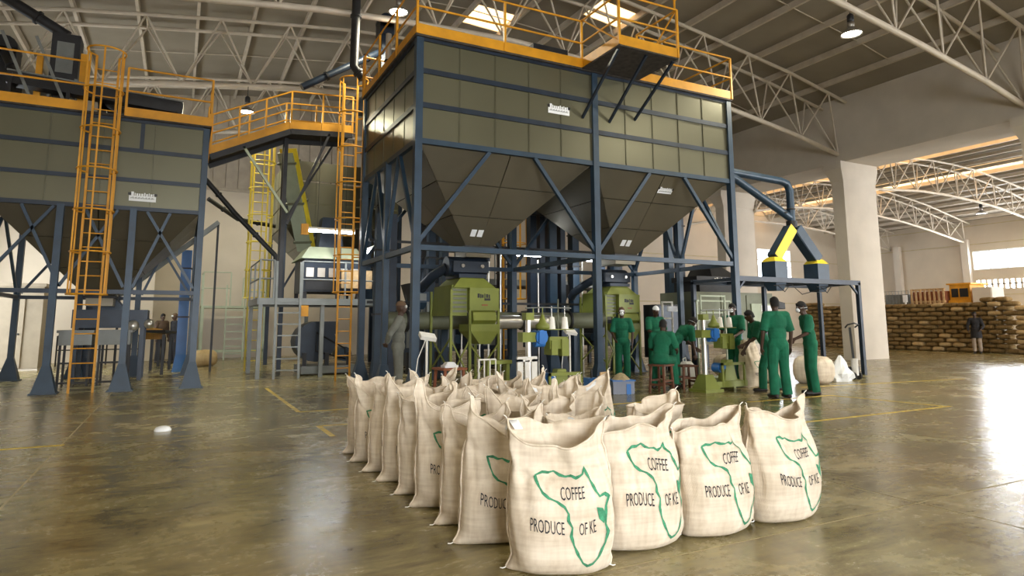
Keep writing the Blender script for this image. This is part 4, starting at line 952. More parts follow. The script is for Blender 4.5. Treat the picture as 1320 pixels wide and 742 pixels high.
MB().bb(-.14, .14, -.01, .01, 0, .55).build('panel', 'cardboard', b, True); MB().hexa([(.13, -.01, 0), (.15, -.01, 0), (.15, .22, 0), (.13, .22, 0), (.13, -.01, .5), (.15, -.01, .5), (.15, .22, .46), (.13, .22, .46)]).build('flap', 'cardboard', b, True)
# stools
def stool(x, y, rz, label, h=.52, m='wood', wd=.34):
    T = thing('stool', label, 'stool', (x, y, 0), rz, 'wooden stools')
    MB().bb(-wd / 2 - .02, wd / 2 + .02, -wd / 2 - .02, wd / 2 + .02, h - .035, h).build('seat', m, T, True)
    for sx in (-1, 1):
        for sy in (-1, 1): MB().beam((sx * wd * .5, sy * wd * .5, 0), (sx * wd * .42, sy * wd * .42, h - .03), .04).build('leg', m, T, True)
    for sx in (-1, 1): MB().bb(sx * wd * .47 - .015, sx * wd * .47 + .015, -wd * .46, wd * .46, .14, .18).build('stretcher', m, T, True)
    for sy in (-1, 1): MB().bb(-wd * .46, wd * .46, sy * wd * .47 - .015, sy * wd * .47 + .015, .22, .26).build('stretcher', m, T, True)
    return T
stool(8.72, 10.35, .3, 'brown wooden stool under the seated worker', .56)
stool(9.63, 10.63, -.2, 'brown wooden stool standing empty next to the seated worker', .5)
stool(4.08, 10.2, .1, 'small terracotta stool holding a white packet', .66, 'terracotta', .4)
p = MB().bb(3.96, 4.20, 10.1, 10.3, .66, .70).frus(3.98, 4.18, 10.12, 10.28, .70, 4.02, 4.14, 10.14, 10.26, .75).build('packet', 'paper'); tag(p, 'white packet lying on the terracotta stool', 'packet')
rk = thing('wire_rack', 'small white wire rack behind the open sacks', 'rack', (4.4, 9.4, 0))
for x in (4.25, 4.35, 4.45, 4.55): MB().tube((x, 9.4, 0), (x, 9.4, .82), .012, 6).build('bar', 'white_paint', rk)
for z in (.1, .45, .82): MB().tube((4.25, 9.4, z), (4.55, 9.4, z), .014, 6).build('crossbar', 'white_paint', rk)
ch = thing('plastic_chair', 'white plastic chair with an open back behind the sacks', 'chair', (5.0, 9.0, 0))
MB().bb(4.82, 5.18, 8.85, 9.2, .42, .46).build('seat', 'white_paint', ch)
for x in (4.84, 5.16):
    for y in (8.88, 9.18): MB().bb(x - .025, x + .025, y - .025, y + .025, 0, .43).build('leg', 'white_paint', ch)
MB().bb(4.82, 4.92, 9.16, 9.2, .46, .82).bb(5.08, 5.18, 9.16, 9.2, .46, .82).bb(4.82, 5.18, 9.16, 9.2, .78, .86).bb(4.96, 5.04, 9.16, 9.2, .46, .8).build('backrest', 'white_paint', ch)
bt = thing('bench', 'low lime green bench beside the white plastic chair', 'bench', (4.75, 9.8, 0))
MB().bb(4.55, 5.0, 9.7, 9.95, .72, .78).build('top', 'lime', bt)
for x in (4.6, 4.95): MB().bb(x - .03, x + .03, 9.75, 9.9, 0, .72).build('leg', 'lime', bt)
# crate of beans, jug
ct = thing('crate', 'clear plastic crate heaped with pale beans by the masked worker', 'crate', (7.9, 10.6, 0), -.3)
for a in ((-.22, .22, -.17, -.15), (-.22, .22, .15, .17), (-.22, -.2, -.15, .15), (.2, .22, -.15, .15)): MB().bb(*a, .01, .26).build('side', 'plastic_clear', ct, True)
MB().bb(-.21, .21, -.16, .16, 0, .02).build('bottom', 'plastic_clear', ct, True)
MB().bb(-.24, .24, -.19, .19, .25, .275).build('rim', 'bright_blue', ct, True)
MB().lathe([(.2, .26), (.15, .31), (.08, .38), (0, .41)], n=16).build('beans', 'beans', ct, True)
MB().bb(.05, .14, -.185, -.175, .0, .2).build('blue_strip', 'bright_blue', ct, True)
jg = thing('jerrycan', 'white plastic jerrycan on the floor by the sewing column', 'jerrycan', (10.25, 11.3, 0), .2)
MB().frus(-.15, .15, -.12, .12, .02, -.16, .16, -.12, .12, .42).frus(-.16, .16, -.12, .12, .42, -.08, .10, -.06, .06, .52).build('body', 'white_paint', jg, True)
MB().tube((.06, 0, .52), (.06, 0, .57), .04, 10).build('cap', 'dark', jg, True); MB().path([(-.1, 0, .5), (-.12, 0, .58), (-.02, 0, .6), (.0, 0, .53)], .014, 6).build('handle', 'white_paint', jg, True)
# pallet jack and bag by the gantry
pj = thing('pallet_jack', 'dark hand pallet jack parked beside the gantry post', 'pallet jack', (14.7, 10.4, 0))
MB().beam((14.75, 10.35, .2), (14.95, 10.55, 1.25), .05).build('tow_bar', 'dark', pj)
MB().path([(14.85, 10.6, 1.25), (14.8, 10.5, 1.32), (15.0, 10.45, 1.36), (15.15, 10.45, 1.32), (15.1, 10.52, 1.25)], .02, 6).build('handle', 'dark', pj)
MB().tube((14.75, 10.35, .1), (14.75, 10.35, .5), .08, 10).build('pump', 'white_paint', pj)
for dx in (-.1, .1): MB().tube((14.75 + dx - .025, 10.33, .09), (14.75 + dx + .025, 10.33, .09), .09, 12).build('wheel', 'rubber', pj)
MB().bb(14.5, 15.0, 10.4, 10.5, .18, .3).build('cross_head', 'dark', pj)
for dx in (-.18, .18):
    MB().bb(14.75 + dx - .08, 14.75 + dx + .08, 10.45, 11.6, .08, .13).build('fork', 'dark', pj); MB().tube((14.75 + dx - .04, 11.5, .05), (14.75 + dx + .04, 11.5, .05), .045, 8).build('roller', 'rubber', pj)
hp = MB(); hp.path([(14.36, 11.28, 0), (14.36, 11.28, .9), (14.38, 11.28, 1.3)], [.05, .04, .03], 8); hp.bb(14.21, 14.56, 11.25, 11.31, 1.28, 1.33); tag(hp.build('pump_handle', 'dark'), 'upright dark handle standing next to the pallet jack', 'handle')
wb_ = MB(); random.seed(5); pts = []
for j in range(7):
    for i in range(14):
        a = 2 * PI * i / 14; r = (.30, .34, .30, .22, .15, .09, .03)[j] * (1 + .25 * random.uniform(-1, 1)); pts.append((14.12 + r * math.cos(a), 10.28 + r * .7 * math.sin(a), (0, .07, .18, .30, .42, .52, .6)[j]))
wb_.add(pts, [(j * 14 + i, j * 14 + (i + 1) % 14, (j + 1) * 14 + (i + 1) % 14, (j + 1) * 14 + i) for j in range(6) for i in range(14)] + [tuple(range(13, -1, -1)), tuple(range(84, 98))])
tag(wb_.build('plastic_bag', 'paper'), 'crumpled white plastic bag on the floor by the pallet jack', 'bag')
cp = MB(); cp.lathe([(.10, .0), (.105, .012), (.085, .045), (.05, .06), (0, .063)], (-.1, 9.88, 0.0), 18); tag(cp.build('dust_cap', 'paper'), 'white round cap lying alone on the open floor', 'cap')


# ---- machines in the dark behind the twin bin
def density_table(x, y, label, m='navy', s=1.0):
    T = thing('density_table', label, 'machine', (x, y, 0), 0, 'density tables behind the twin bin')
    for sx in (-.6, .6):
        for sy in (-.45, .45): MB().bb(sx - .05, sx + .05, sy - .05, sy + .05, 0, .7).build('leg', 'dark', T, True)
    MB().bb(-.75, .75, -.6, .6, .6, 1.35 * s).build('body', m, T, True)
    for dx in (-.5, 0, .5): MB().bb(dx - .2, dx + .2, -.62, -.6, .72, 1.2 * s).build('access_panel', 'grey_steel', T, True)
    MB().hexa([(-.8, -.65, 1.35 * s), (.8, -.65, 1.35 * s), (.8, .65, 1.35 * s), (-.8, .65, 1.35 * s), (-.8, -.65, 1.42 * s), (.8, -.65, 1.6 * s), (.8, .65, 1.6 * s), (-.8, .65, 1.42 * s)]).build('deck', 'grey_steel', T, True)
    MB().frus(-.3, .3, -.3, .3, 1.5 * s, -.5, .5, -.45, .45, 2.1 * s).build('feed_hood', 'dark', T, True)
    MB().path([(0, 0, 2.05 * s), (0, 0, 2.7), (.3, .3, 3.4), (.3, .3, 4.4)], .13, 10).build('suction_duct', m, T, True)
    MB().tube((-.85, -.2, .9), (-.85, .3, .9), .14, 12).build('motor', 'blue', T, True)
    return T
for x, y, nm, s in ((6.3, 17.8, 'behind the three thin ducts', 1.2), (8.5, 18.6, 'behind the orange ladder', 1.1), (10.9, 18.3, 'behind the widest elevator duct', 1.25), (13.6, 18.8, 'at the end of the dark row', 1.1), (7.4, 21.5, 'deepest in the shade before the rear wall', 1.3)):
    density_table(x, y, 'navy density table with suction hood ' + nm, s=s)
cw = thing('catwalk', 'narrow dark catwalk with railings behind the density tables', 'walkway', (9.5, 20.2, 0))
MB().bb(6.6, 14.0, 19.8, 20.6, 2.6, 2.68).build('deck', 'grating', cw)
for x in (6.7, 9.1, 11.5, 13.9):
    for y in (19.85, 20.55): MB().bb(x - .05, x + .05, y - .05, y + .05, 0, 2.6).build('post', 'navy', cw)
railing(cw, [(6.6, 19.8), (14.0, 19.8)], 2.68, 1.05, 'grey_steel', True, 1.4)
for k, (x, y, h) in enumerate(((5.4, 19.2, 6.2), (6.85, 19.4, 6.4), (7.4, 19.4, 6.4), (9.6, 19.4, 6.6), (11.9, 19.4, 6.3), (12.45, 19.4, 6.3), (14.6, 19.6, 6.5))):
    elevator(x, y, h, .22, .26, 'dark' if k % 2 else 'navy', 'dark elevator duct in front of the catwalk, ' + ['before its near end', 'first of a pair by the orange ladder', 'second of a pair by the orange ladder', 'standing alone at its middle', 'first of the far pair', 'second of the far pair', 'past its far end'][k], True)
for k, (p, q) in enumerate((((6.85, 19.3, 6.3), (5.9, 14.94, 5.9)), ((9.6, 19.3, 6.5), (8.3, 14.94, 6.35)), ((11.9, 19.3, 6.2), (10.9, 14.94, 6.35)))):
    pipe([p, lerp(p, q, .5), q], .09, 'dark', 'black sloping spout from the catwalk ducts to the twin bin, ' + ['lowest one', 'middle one', 'far one'][k])
# yellow hand rails and a lit pale chute near the mezzanine
T = thing('chute', 'pale lit chute sloping under the walkway beside the mezzanine', 'chute', (2.9, 19.0, 3.6))
MB().beam((2.45, 18.6, 6.2), (3.3, 19.9, 3.6), .45, .3).build('duct', 'pale_green', T); MB().beam((2.45, 18.42, 6.25), (3.3, 19.72, 3.65), .5, .02).build('cover', 'lemon', T)
for t in (.1, .5, .9):
    p = Vector(lerp((2.45, 18.6, 6.2), (3.3, 19.9, 3.6), t)); d = Vector((.85, 1.3, -2.6)).normalized(); MB().beam(p - d * .03, p + d * .03, .54, .38).build('flange', 'olive', T)
# low bin top clutter
elevator(-4.55, 20.8, 8.6, .34, .36, 'dark', 'black elevator duct with big head behind the low bin', True)
elevator(-2.1, 20.8, 7.4, .26, .3, 'navy', 'navy elevator duct behind the caged ladder of the low bin', True)
pipe([(-2.1, 20.6, 7.5), (-1.3, 19.2, 6.8), (-.9, 18.4, 6.0)], .1, 'dark', 'black spout falling onto the low bin deck')
pipe([(-4.5, 20.5, 8.5), (-3.9, 19.3, 7.4), (-3.4, 18.9, 7.1)], .1, 'dark', 'black spout feeding the hopper box on the low bin')
gearbox(-1.9, 18.2, 5.96, 'dark geared motor beside the ladder opening of the low bin', s=1.3)
for k, (a, b) in enumerate((((-3.7, 16.5, 7.6), (-3.0, 16.5, 5.96)), ((-3.1, 16.5, 7.6), (-2.4, 16.5, 5.96)))):
    tag(MB().beam(a, b, .06).bb(b[0] - .08, b[0] + .08, 16.42, 16.58, 5.95, 5.98).build('stay_bar', 'grey_steel'), ['first', 'second'][k] + ' grey slanting stay bar on the low bin deck', 'bar')
tag(MB().hexa([(x_, y_, z_) for x_, y_, z_ in ((-1.25, 17.15, 5.95), (-.45, 17.15, 5.95), (-.45, 17.55, 5.95), (-1.25, 17.55, 5.95), (-1.25, 17.15, 6.7), (-.45, 17.15, 6.1), (-.45, 17.55, 6.1), (-1.25, 17.55, 6.7))]).build('cover_hood', 'dark'), 'dark wedge shaped hood on the low bin deck', 'hood')
# ================================================================ SACK STORE
def pillow(seed, L=.72, Wd=.5, H=.22, m='jute_brown'):
    rnd = random.Random(seed); nu, nv = 12, 7; v = []; f = []
    ph = [rnd.uniform(0, 6.28) for _ in range(4)]
    for j in range(nv + 1):
        b = -PI / 2 + PI * j / nv
        for i in range(nu * 2):
            a = 2 * PI * i / (nu * 2); c, s = math.cos(a), math.sin(a)
            ex = 0.55
            x = math.copysign(abs(c) ** ex, c) * math.cos(b) ** .45 if abs(b) < PI / 2 - 1e-6 else 0
            y = math.copysign(abs(s) ** ex, s) * math.cos(b) ** .45 if abs(b) < PI / 2 - 1e-6 else 0
            z = math.sin(b)
            z = math.copysign(abs(z) ** .8, z)
            wob = 1 + .05 * math.sin(3 * a + ph[0]) + .03 * math.sin(5 * a + ph[1])
            v.append((x * L / 2 * wob, y * Wd / 2 * wob, H / 2 + z * H / 2 * (1 + .08 * math.sin(2 * a + ph[2]))))
    n2 = nu * 2
    for j in range(nv): f += [(j * n2 + i, j * n2 + (i + 1) % n2, (j + 1) * n2 + (i + 1) % n2, (j + 1) * n2 + i) for i in range(n2)]
    mb = MB().add(v, f, True); me = mb.mesh('lying_sack'); me.materials.append(MATS[m]); return me
pil = [pillow(k) for k in range(5)] + [pillow(9, m='jute_tan')]
G_ = 'sacks stacked along the sack store'
rnd = random.Random(4)
def put(me, x, y, z, rz, sx, sy, sz, label, group):
    o = bpy.data.objects.new('lying_sack', me); COL.objects.link(o); o.location = (x, y, z); o.rotation_euler = (rnd.uniform(-.02, .02), rnd.uniform(-.012, .012), rz); o.scale = (sx, sy, sz)
    return tag(o, label, 'sack', group)
ORD = 'first second third fourth fifth sixth seventh eighth ninth tenth eleventh twelfth thirteenth fourteenth fifteenth sixteenth seventeenth'.split()
nl = 11; lh = .205
for c in range(17):
    y = 25.0 - c * .62
    top = nl + (1 if c in (0, 1, 4, 15, 16) else 0)
    for l in range(top):
        put(rnd.choice(pil[:5]) if rnd.random() < .9 else pil[5], 32.3 + rnd.uniform(-.05, .05) + .012 * l, y + (.31 if l % 2 else 0) + rnd.uniform(-.012, .012), l * lh - .002, PI / 2 + rnd.uniform(-.05, .05), rnd.uniform(.82, .845), 1.05, .96, 'brown jute sack in the %s tier, %s from the jutting end of the stack' % (ORD[l], ORD[16 - c]), G_)
for c in range(3):           # lighter end of the stack stepping forward
    for l in range(10):
        put(rnd.choice(pil[3:]), 31.9 - c * .02 + rnd.uniform(-.05, .05), 14.44 - c * .62 + rnd.uniform(-.015, .015), l * lh - .002, PI / 2 + rnd.uniform(-.05, .05), .83, 1.1, .96, 'pale tan sack in the %s tier, %s pile of the jutting stack end' % (ORD[l], ORD[c]), 'sacks in the jutting stack end')
# loader, crates and cabinet standing on the floor behind the stack
T = thing('wooden_crate', 'tall slatted wooden crate rising behind the sack stack', 'crate', (36.4, 20.6, 0))
for k in range(8):
    y = 19.85 + k * .24; MB().bb(35.96, 36.02, y - .045, y + .045, 0, 3.12).build('slat', 'pallet_wood', T)
for z in (.2, 1.6, 2.45, 3.1): MB().bb(36.02, 36.1, 19.8, 21.6, z - .05, z + .05).build('batten', 'pallet_wood', T)
MB().bb(36.15, 36.9, 19.85, 21.55, 0, 3.0).build('load', 'terracotta', T)
T = thing('loader', 'bright yellow loader cab showing above the sack stack', 'vehicle', (37.0, 19.2, 0))
MB().bb(36.2, 37.8, 18.65, 19.75, .6, 2.5).build('body', 'yellow', T)
MB().bb(36.3, 37.7, 18.7, 19.7, 2.5, 3.3).build('cab', 'yellow', T)
MB().bb(36.27, 36.3, 18.8, 19.2, 2.65, 3.1).bb(36.27, 36.3, 19.28, 19.6, 2.65, 3.1).build('window', 'dark', T)
MB().bb(36.2, 37.8, 18.6, 19.8, 3.3, 3.38).build('roof', 'yellow', T)
for y in (18.75, 19.65):
    for x in (36.4, 37.6): MB().tube((x, y - .12, .4), (x, y + .12, .4), .4, 16).build('wheel', 'rubber', T)
T = thing('cabinet', 'plain white cabinet behind the sack stack next to the loader', 'cabinet', (36.6, 18.05, 0))
MB().bb(36.1, 37.2, 17.6, 18.5, 0, 3.1).build('body', 'concrete', T); MB().bb(36.06, 36.1, 17.63, 18.47, .1, 3.05).build('door', 'concrete', T); MB().bb(36.03, 36.06, 17.7, 17.74, 1.4, 1.7).build('handle', 'steel', T)
T = thing('mesh_cage', 'grey wire mesh cage standing behind the sack stack', 'cage', (36.3, 22.5, 0))
for k in range(9): MB().bb(35.98, 36.0, 21.7 + k * .18, 21.72 + k * .18, 0, 3.1).build('wire', 'grey_steel', T)
for k in range(12): MB().bb(35.98, 36.0, 21.7, 23.16, .1 + k * .27, .12 + k * .27).build('wire', 'grey_steel', T)
MB().bb(36.1, 36.9, 21.75, 23.1, 0, 2.9).build('load', 'grey_steel', T)
b = MB().bb(35.9, 35.96, 21.75, 21.98, 2.45, 2.85).bb(35.92, 35.96, 21.82, 21.9, 0, 2.45).build('notice_board', 'paper'); tag(b, 'small white notice board by the wooden crate', 'board')

# ================================================================ PEOPLE
def skinned(mb, name, m, parent, vox=.011, it=4, fac=.5):
    me = mb.mesh(name); tmp = bpy.data.objects.new('tmp', me); COL.objects.link(tmp)
    r = tmp.modifiers.new('r', 'REMESH'); r.mode = 'VOXEL'; r.voxel_size = vox
    s = tmp.modifiers.new('s', 'SMOOTH'); s.factor = fac; s.iterations = it
    dg = bpy.context.evaluated_depsgraph_get(); dg.update()
    me2 = bpy.data.meshes.new_from_object(tmp.evaluated_get(dg)); me2.name = name
    bpy.data.objects.remove(tmp); bpy.data.meshes.remove(me)
    me2.materials.clear(); me2.materials.append(MATS[m])
    me2.polygons.foreach_set('use_smooth', [True] * len(me2.polygons))
    o = bpy.data.objects.new(name, me2); COL.objects.link(o); o.parent = parent; return o
def cone(mb, a, b, ra, rb):
    a = Vector(a); b = Vector(b); mb.ball(a, ra, 10, 6); mb.ball(b, rb, 10, 6); mb.tube(a, b, ra, 10, rb)
def frame(up, fwd):
    z = Vector(up).normalized(); y = Vector(fwd); y = (y - z * y.dot(z)).normalized(); x = y.cross(z); return Matrix((x, y, z)).transposed()
def hand(mb, wrist, d, palm, side, curl=.5):
    """wrist point, direction d, palm normal, thumb side vector"""
    d = Vector(d).normalized(); palm = Vector(palm).normalized(); s = d.cross(palm).normalized() * side
    w_ = Vector(wrist); 
    for k in range(4):
        off = s * (.027 - .018 * k); L = (.036, .040, .037, .030)[k]
        b0 = w_ + d * .02 + off * .7; b1 = w_ + d * .085 + off * 1.25
        cone(mb, b0, b1, .016, .0115)
        d1 = (d + palm * curl).normalized(); p2 = b1 + d1 * L; d2 = (d + palm * curl * 2.2).normalized(); p3 = p2 + d2 * L * .8
        cone(mb, b1, p2, .0105, .0095); cone(mb, p2, p3, .0095, .008)
    t1 = w_ + d * .03 + s * .03; t2 = t1 + (d * .6 + s * .7 + palm * .3).normalized() * .042; t3 = t2 + (d + s * .15 + palm * .3).normalized() * .032
    cone(mb, w_ + d * .01 + s * .01, t1, .016, .014); cone(mb, t1, t2, .013, .011); cone(mb, t2, t3, .011, .009)
def person(x, y, rz, label, cloth='coverall_green', legs=None, trouser=None, pelvis=(0, 0, .95), chest=(0, .01, 1.30), head_dir=(0, 0, 1), look=(0, 1, 0),
           arms=None, kn=None, an=None, toe=None, mask=False, cap=None, hair=True, scale=1.0, long_sleeve=False, coat=False, shoulders=None, vox=.011, twist=0.0):
    T = thing('person', label, 'person', (x, y, 0), rz); T.scale = (scale,) * 3
    P = Vector(pelvis); C = Vector(chest); spine = (C - P).normalized()
    rt = Vector((math.cos(twist), math.sin(twist), 0)); rt = (rt - spine * rt.dot(spine)).normalized(); fw = spine.cross(rt) * 1.0
    neck = C + spine * .20 + fw * .01; hd = Vector(head_dir).normalized(); hc = neck + hd * .155 + fw * .015
    sh = [C + spine * .13 + rt * s * .175 for s in (-1, 1)]
    if arms is None: arms = [((-.06, -.02, -.29), (0, .07, -.26)), ((.06, -.02, -.29), (0, .07, -.26))]
    el = [sh[i] + Vector(arms[i][0]) for i in (0, 1)]; wr_ = [el[i] + Vector(arms[i][1]) for i in (0, 1)]
    hip = [P + Vector((-.085, 0, -.03)), P + Vector((.085, 0, -.03))]
    kn = kn or [(-.10, .02, .50), (.10, .02, .50)]; an = an or [(-.105, -.02, .09), (.105, -.02, .09)]
    toe = toe or [(a[0] * 1.08, a[1] + .15, .035) for a in an]
    kn = [Vector(k) for k in kn]; an = [Vector(k) for k in an]; toe = [Vector(k) for k in toe]
    # ---- body
    b = MB(); M = frame(hd, look)
    b.ball(hc, (.073, .092, .112), 14, 10, M); b.ball(hc + M @ Vector((0, .03, -.06)), (.052, .058, .06), 12, 8, M)
    b.ball(hc + M @ Vector((0, .096, -.018)), (.014, .020, .026), 8, 6, M)
    b.ball(hc + M @ Vector((0, .088, -.062)), (.024, .012, .012), 8, 6, M)
    for s in (-1, 1): b.ball(hc + M @ Vector((s * .076, -.005, -.012)), (.010, .020, .032), 8, 6, M)
    cone(b, neck - spine * .03, hc - hd * .05, .058, .052)
    cone(b, P, C, .07, .08); cone(b, sh[0], sh[1], .05, .05); cone(b, C + spine * .1, neck, .06, .055)
    for i in (0, 1):
        cone(b, sh[i], el[i], .052, .040); cone(b, el[i], wr_[i], .038, .027)
        d = (wr_[i] - el[i]); pn = Vector((1, 0, 0)) * (1 if i == 0 else -1); 
        if abs(d.normalized().dot(pn)) > .9: pn = Vector((0, 0, -1))
        hand(b, wr_[i], d, pn - d.normalized() * pn.dot(d.normalized()), 1 if i == 0 else -1)
        cone(b, hip[i], kn[i], .075, .055); cone(b, kn[i], an[i], .052, .036); cone(b, an[i], toe[i], .036, .03)
    skinned(b, 'body', 'skin', T, vox)
    # ---- clothes
    c = MB(); Mt = frame(spine, fw)
    c.ball(C + spine * .02, (.185, .125, .20), 16, 10, Mt); c.ball(P.lerp(C, .45), (.165, .12, .2), 16, 10, Mt); c.ball(P, (.170, .13, .14), 16, 10, Mt)
    cone(c, sh[0], sh[1], .085, .085); c.tube(C + spine * .12, neck + spine * .005, .10, 12, .066)
    for i in (0, 1):
        if long_sleeve:
            cone(c, sh[i], el[i], .078, .062); c.tube(el[i], wr_[i].lerp(el[i], .08), .062, 12, .048); c.ball(el[i], .062)
        else:
            c.ball(sh[i], .082); c.tube(sh[i], el[i].lerp(sh[i], .06), .080, 12, .074)
        if trouser is None:
            cone(c, hip[i], kn[i], .106, .084); c.tube(kn[i], an[i] + Vector((0, 0, -.03)), .084, 12, .082); c.ball(kn[i], .084)
    if coat: c.tube(P + Vector((0, 0, .1)), P + Vector((0, 0, -.30)), .19, 14, .22)
    skinned(c, 'coat' if coat else 'coverall', cloth, T, .012, 3)
    if trouser:
        t = MB(); t.ball(P, (.155, .115, .12), 14, 8)
        for i in (0, 1): cone(t, hip[i], kn[i], .098, .078); t.tube(kn[i], an[i], .078, 12, .074); t.ball(kn[i], .078)
        skinned(t, 'trousers', trouser, T, .012, 3)
    for i in (0, 1):
        s_ = MB(); dr = toe[i] - an[i]; dr.z = 0; dr.normalize(); h0 = an[i] - dr * .05; h0.z = an[i].z - .045
        t0 = Vector(toe[i]); t0.z = toe[i].z + .005
        cone(s_, h0, t0 + dr * .02, .045, .04); cone(s_, h0, an[i], .046, .046); skinned(s_, 'shoe', 'shoe', T, .012, 2)
    # ---- head dress and face
    if cap:
        k = MB(); n = 16; v = []
        for j in range(6):
            ph = .15 + (PI / 2 - .15) * j / 5
            for i in range(n): v.append(hc + M @ Vector((.083 * math.cos(ph) * math.cos(2 * PI * i / n), -.004 + .104 * math.cos(ph) * math.sin(2 * PI * i / n), .02 + .112 * math.sin(ph))))
        k.add(v, [(j * n + i, j * n + (i + 1) % n, (j + 1) * n + (i + 1) % n, (j + 1) * n + i) for j in range(5) for i in range(n)] + [tuple(range(5 * n, 6 * n))], True)
        k.build('cap', cap, T, True)
        if cap == 'cap_brown': 
            k = MB(); k.ball(hc + M @ Vector((0, .085, .02)), (.06, .03, .035), 12, 8, M); k.build('cap_peak', 'paper', T, True)
    elif hair:
        k = MB(); n = 16; v = []
        for j in range(7):
            ph = -.12 + (PI / 2 + .12) * j / 6
            for i in range(n):
                a = 2 * PI * i / n; yy = math.sin(a); q = Vector((.079 * math.cos(ph) * math.cos(a), -.004 + .099 * math.cos(ph) * yy, .118 * math.sin(ph)))
                if yy > .2 and ph < .5: q.z += .045 * yy; q.y *= .93
                if yy < -.2 and ph < .1: q.z -= .05
                v.append(hc + M @ q)
        k.add(v, [(j * n + i, j * n + (i + 1) % n, (j + 1) * n + (i + 1) % n, (j + 1) * n + i) for j in range(6) for i in range(n)] + [tuple(range(6 * n, 7 * n))], True)
        k.build('hair', 'hair', T, True)
    for s in (-1, 1):
        e = MB(); e.ball(hc + M @ Vector((s * .030, .081, .012)), (.012, .009, .008), 8, 6, M); e = e.build('eye', 'paper', T, True)
        MB().ball(hc + M @ Vector((s * .030, .0885, .012)), (.006, .004, .006), 8, 6, M).build('pupil', 'hair', e, True)
    if mask:
        k = MB(); k.ball(hc + M @ Vector((0, .075, -.045)), (.050, .045, .048), 14, 10, M); k = k.build('face_mask', 'paper', T, True)
        MB().path([hc + M @ Vector((.079 * math.cos(a), .098 * math.sin(a), -.02 + .01 * math.sin(a))) for a in np.linspace(-PI - .5, .5, 18)], .004, 5).build('mask_strap', 'paper', k, True)
    return T
D = math.radians
def face(dx, dy): return math.atan2(dy, dx) - PI / 2        # local +y points along (dx, dy)
person(3.70, 11.85, face(.90, -.30), 'person in grey overall and cap, hands behind back, by the blue bin leg', 'coverall_grey', cap='cap_brown', mask=False, long_sleeve=True,
       arms=[((-.09, -.16, -.25), (.16, -.06, -.17)), ((.09, -.16, -.25), (-.16, -.06, -.17))], scale=1.02, look=(0, 1, -.12))
person(9.80, 13.05, face(-.55, -.8), 'masked person in green coverall standing upright beside the green machine', mask=True, cap='cap_brown',
       arms=[((-.08, .0, -.29), (.02, .10, -.24)), ((.07, .05, -.29), (-.05, .2, -.14))], scale=1.0)
person(10.75, 12.95, face(-.2, -1), 'person in green coverall with a white cap looking down behind the seated worker', cap='paper', look=(0, 1, -.5), head_dir=(0, .25, 1),
       arms=[((-.05, .1, -.27), (.08, .22, -.08)), ((.05, .1, -.27), (-.08, .22, -.08))], scale=1.02)
person(8.72, 10.35, face(.80, .55), 'person in green coverall seated on a wooden stool with back turned', pelvis=(0, 0, .66), chest=(.0, .13, .99), head_dir=(0, .2, 1), look=(.2, 1, -.3),
       kn=[(-.17, .40, .60), (.13, .44, .62)], an=[(-.24, .30, .12), (.15, .50, .16)], arms=[((-.08, .06, -.27), (.06, .24, -.06)), ((.08, .06, -.27), (-.04, .24, -.05))], scale=1.02)
person(9.70, 11.05, face(.92, -.2), 'person in green coverall bending over the sewing station', pelvis=(0, -.05, .93), chest=(0, .22, 1.17), head_dir=(0, .6, .8), look=(0, .8, -.5), mask=True,
       arms=[((-.03, .12, -.27), (.02, .20, -.16)), ((.03, .02, -.29), (-.03, .06, -.26))], kn=[(-.10, .05, .49), (.10, -.02, .49)], scale=1.0)
person(11.2, 10.75, face(-.85, -.35), 'masked person in green coverall standing behind the white thread cones', mask=True, look=(0, 1, -.25),
       arms=[((-.05, .1, -.27), (.08, .2, -.1)), ((.05, .1, -.27), (-.08, .2, -.1))], scale=1.03)
person(10.72, 9.48, face(-.8, .45), 'person in green coverall stooping with one leg back beside the filled sack', pelvis=(0, -.04, .92), chest=(0, .12, 1.22), head_dir=(0, .35, 1), look=(0, 1, -.35),
       kn=[(-.10, .10, .49), (.10, -.14, .47)], an=[(-.11, .12, .09), (.11, -.30, .10)], arms=[((-.05, .1, -.27), (.05, .2, -.12)), ((.05, .03, -.29), (-.02, .14, -.22))], scale=1.0)
person(9.98, 8.52, face(.35, .93), 'person in green coverall standing with back turned and arms hanging', arms=[((-.085, -.01, -.29), (-.01, .06, -.26)), ((.085, -.01, -.29), (.01, .06, -.26))], scale=1.06,
       kn=[(-.105, .02, .50), (.105, .02, .50)], an=[(-.12, -.02, .09), (.12, -.02, .09)])
person(11.0, 8.62, face(-.75, .55), 'masked person in green coverall looking down with one hand on the hip', mask=True, look=(-.1, 1, -.35), head_dir=(0, .22, 1), chest=(0, .04, 1.29),
       arms=[((-.05, .06, -.28), (.05, .2, -.1)), ((.16, -.15, -.20), (-.16, .10, -.12))], scale=1.03)
person(31.2, 16.0, face(-.9, -.4), 'person in a dark coat and pale trousers standing before the sack stack', 'coat_dark', trouser='trouser_pale', coat=True, long_sleeve=True,
       arms=[((-.1, .02, -.28), (.08, .15, -.14)), ((.10, 0, -.28), (-.02, .12, -.2))], scale=1.03, vox=.014)
person(-.52, 26.6, face(.5, -.8), 'person in a brown jacket standing in the dark under the low bin', 'shirt_brown', trouser='coat_dark', long_sleeve=True, vox=.014)
person(-.08, 26.4, face(-.8, -.4), 'person in black clothes with a pale cap in the dark under the low bin', 'coat_dark', trouser='coat_dark', long_sleeve=True, cap='cap_brown', vox=.014)
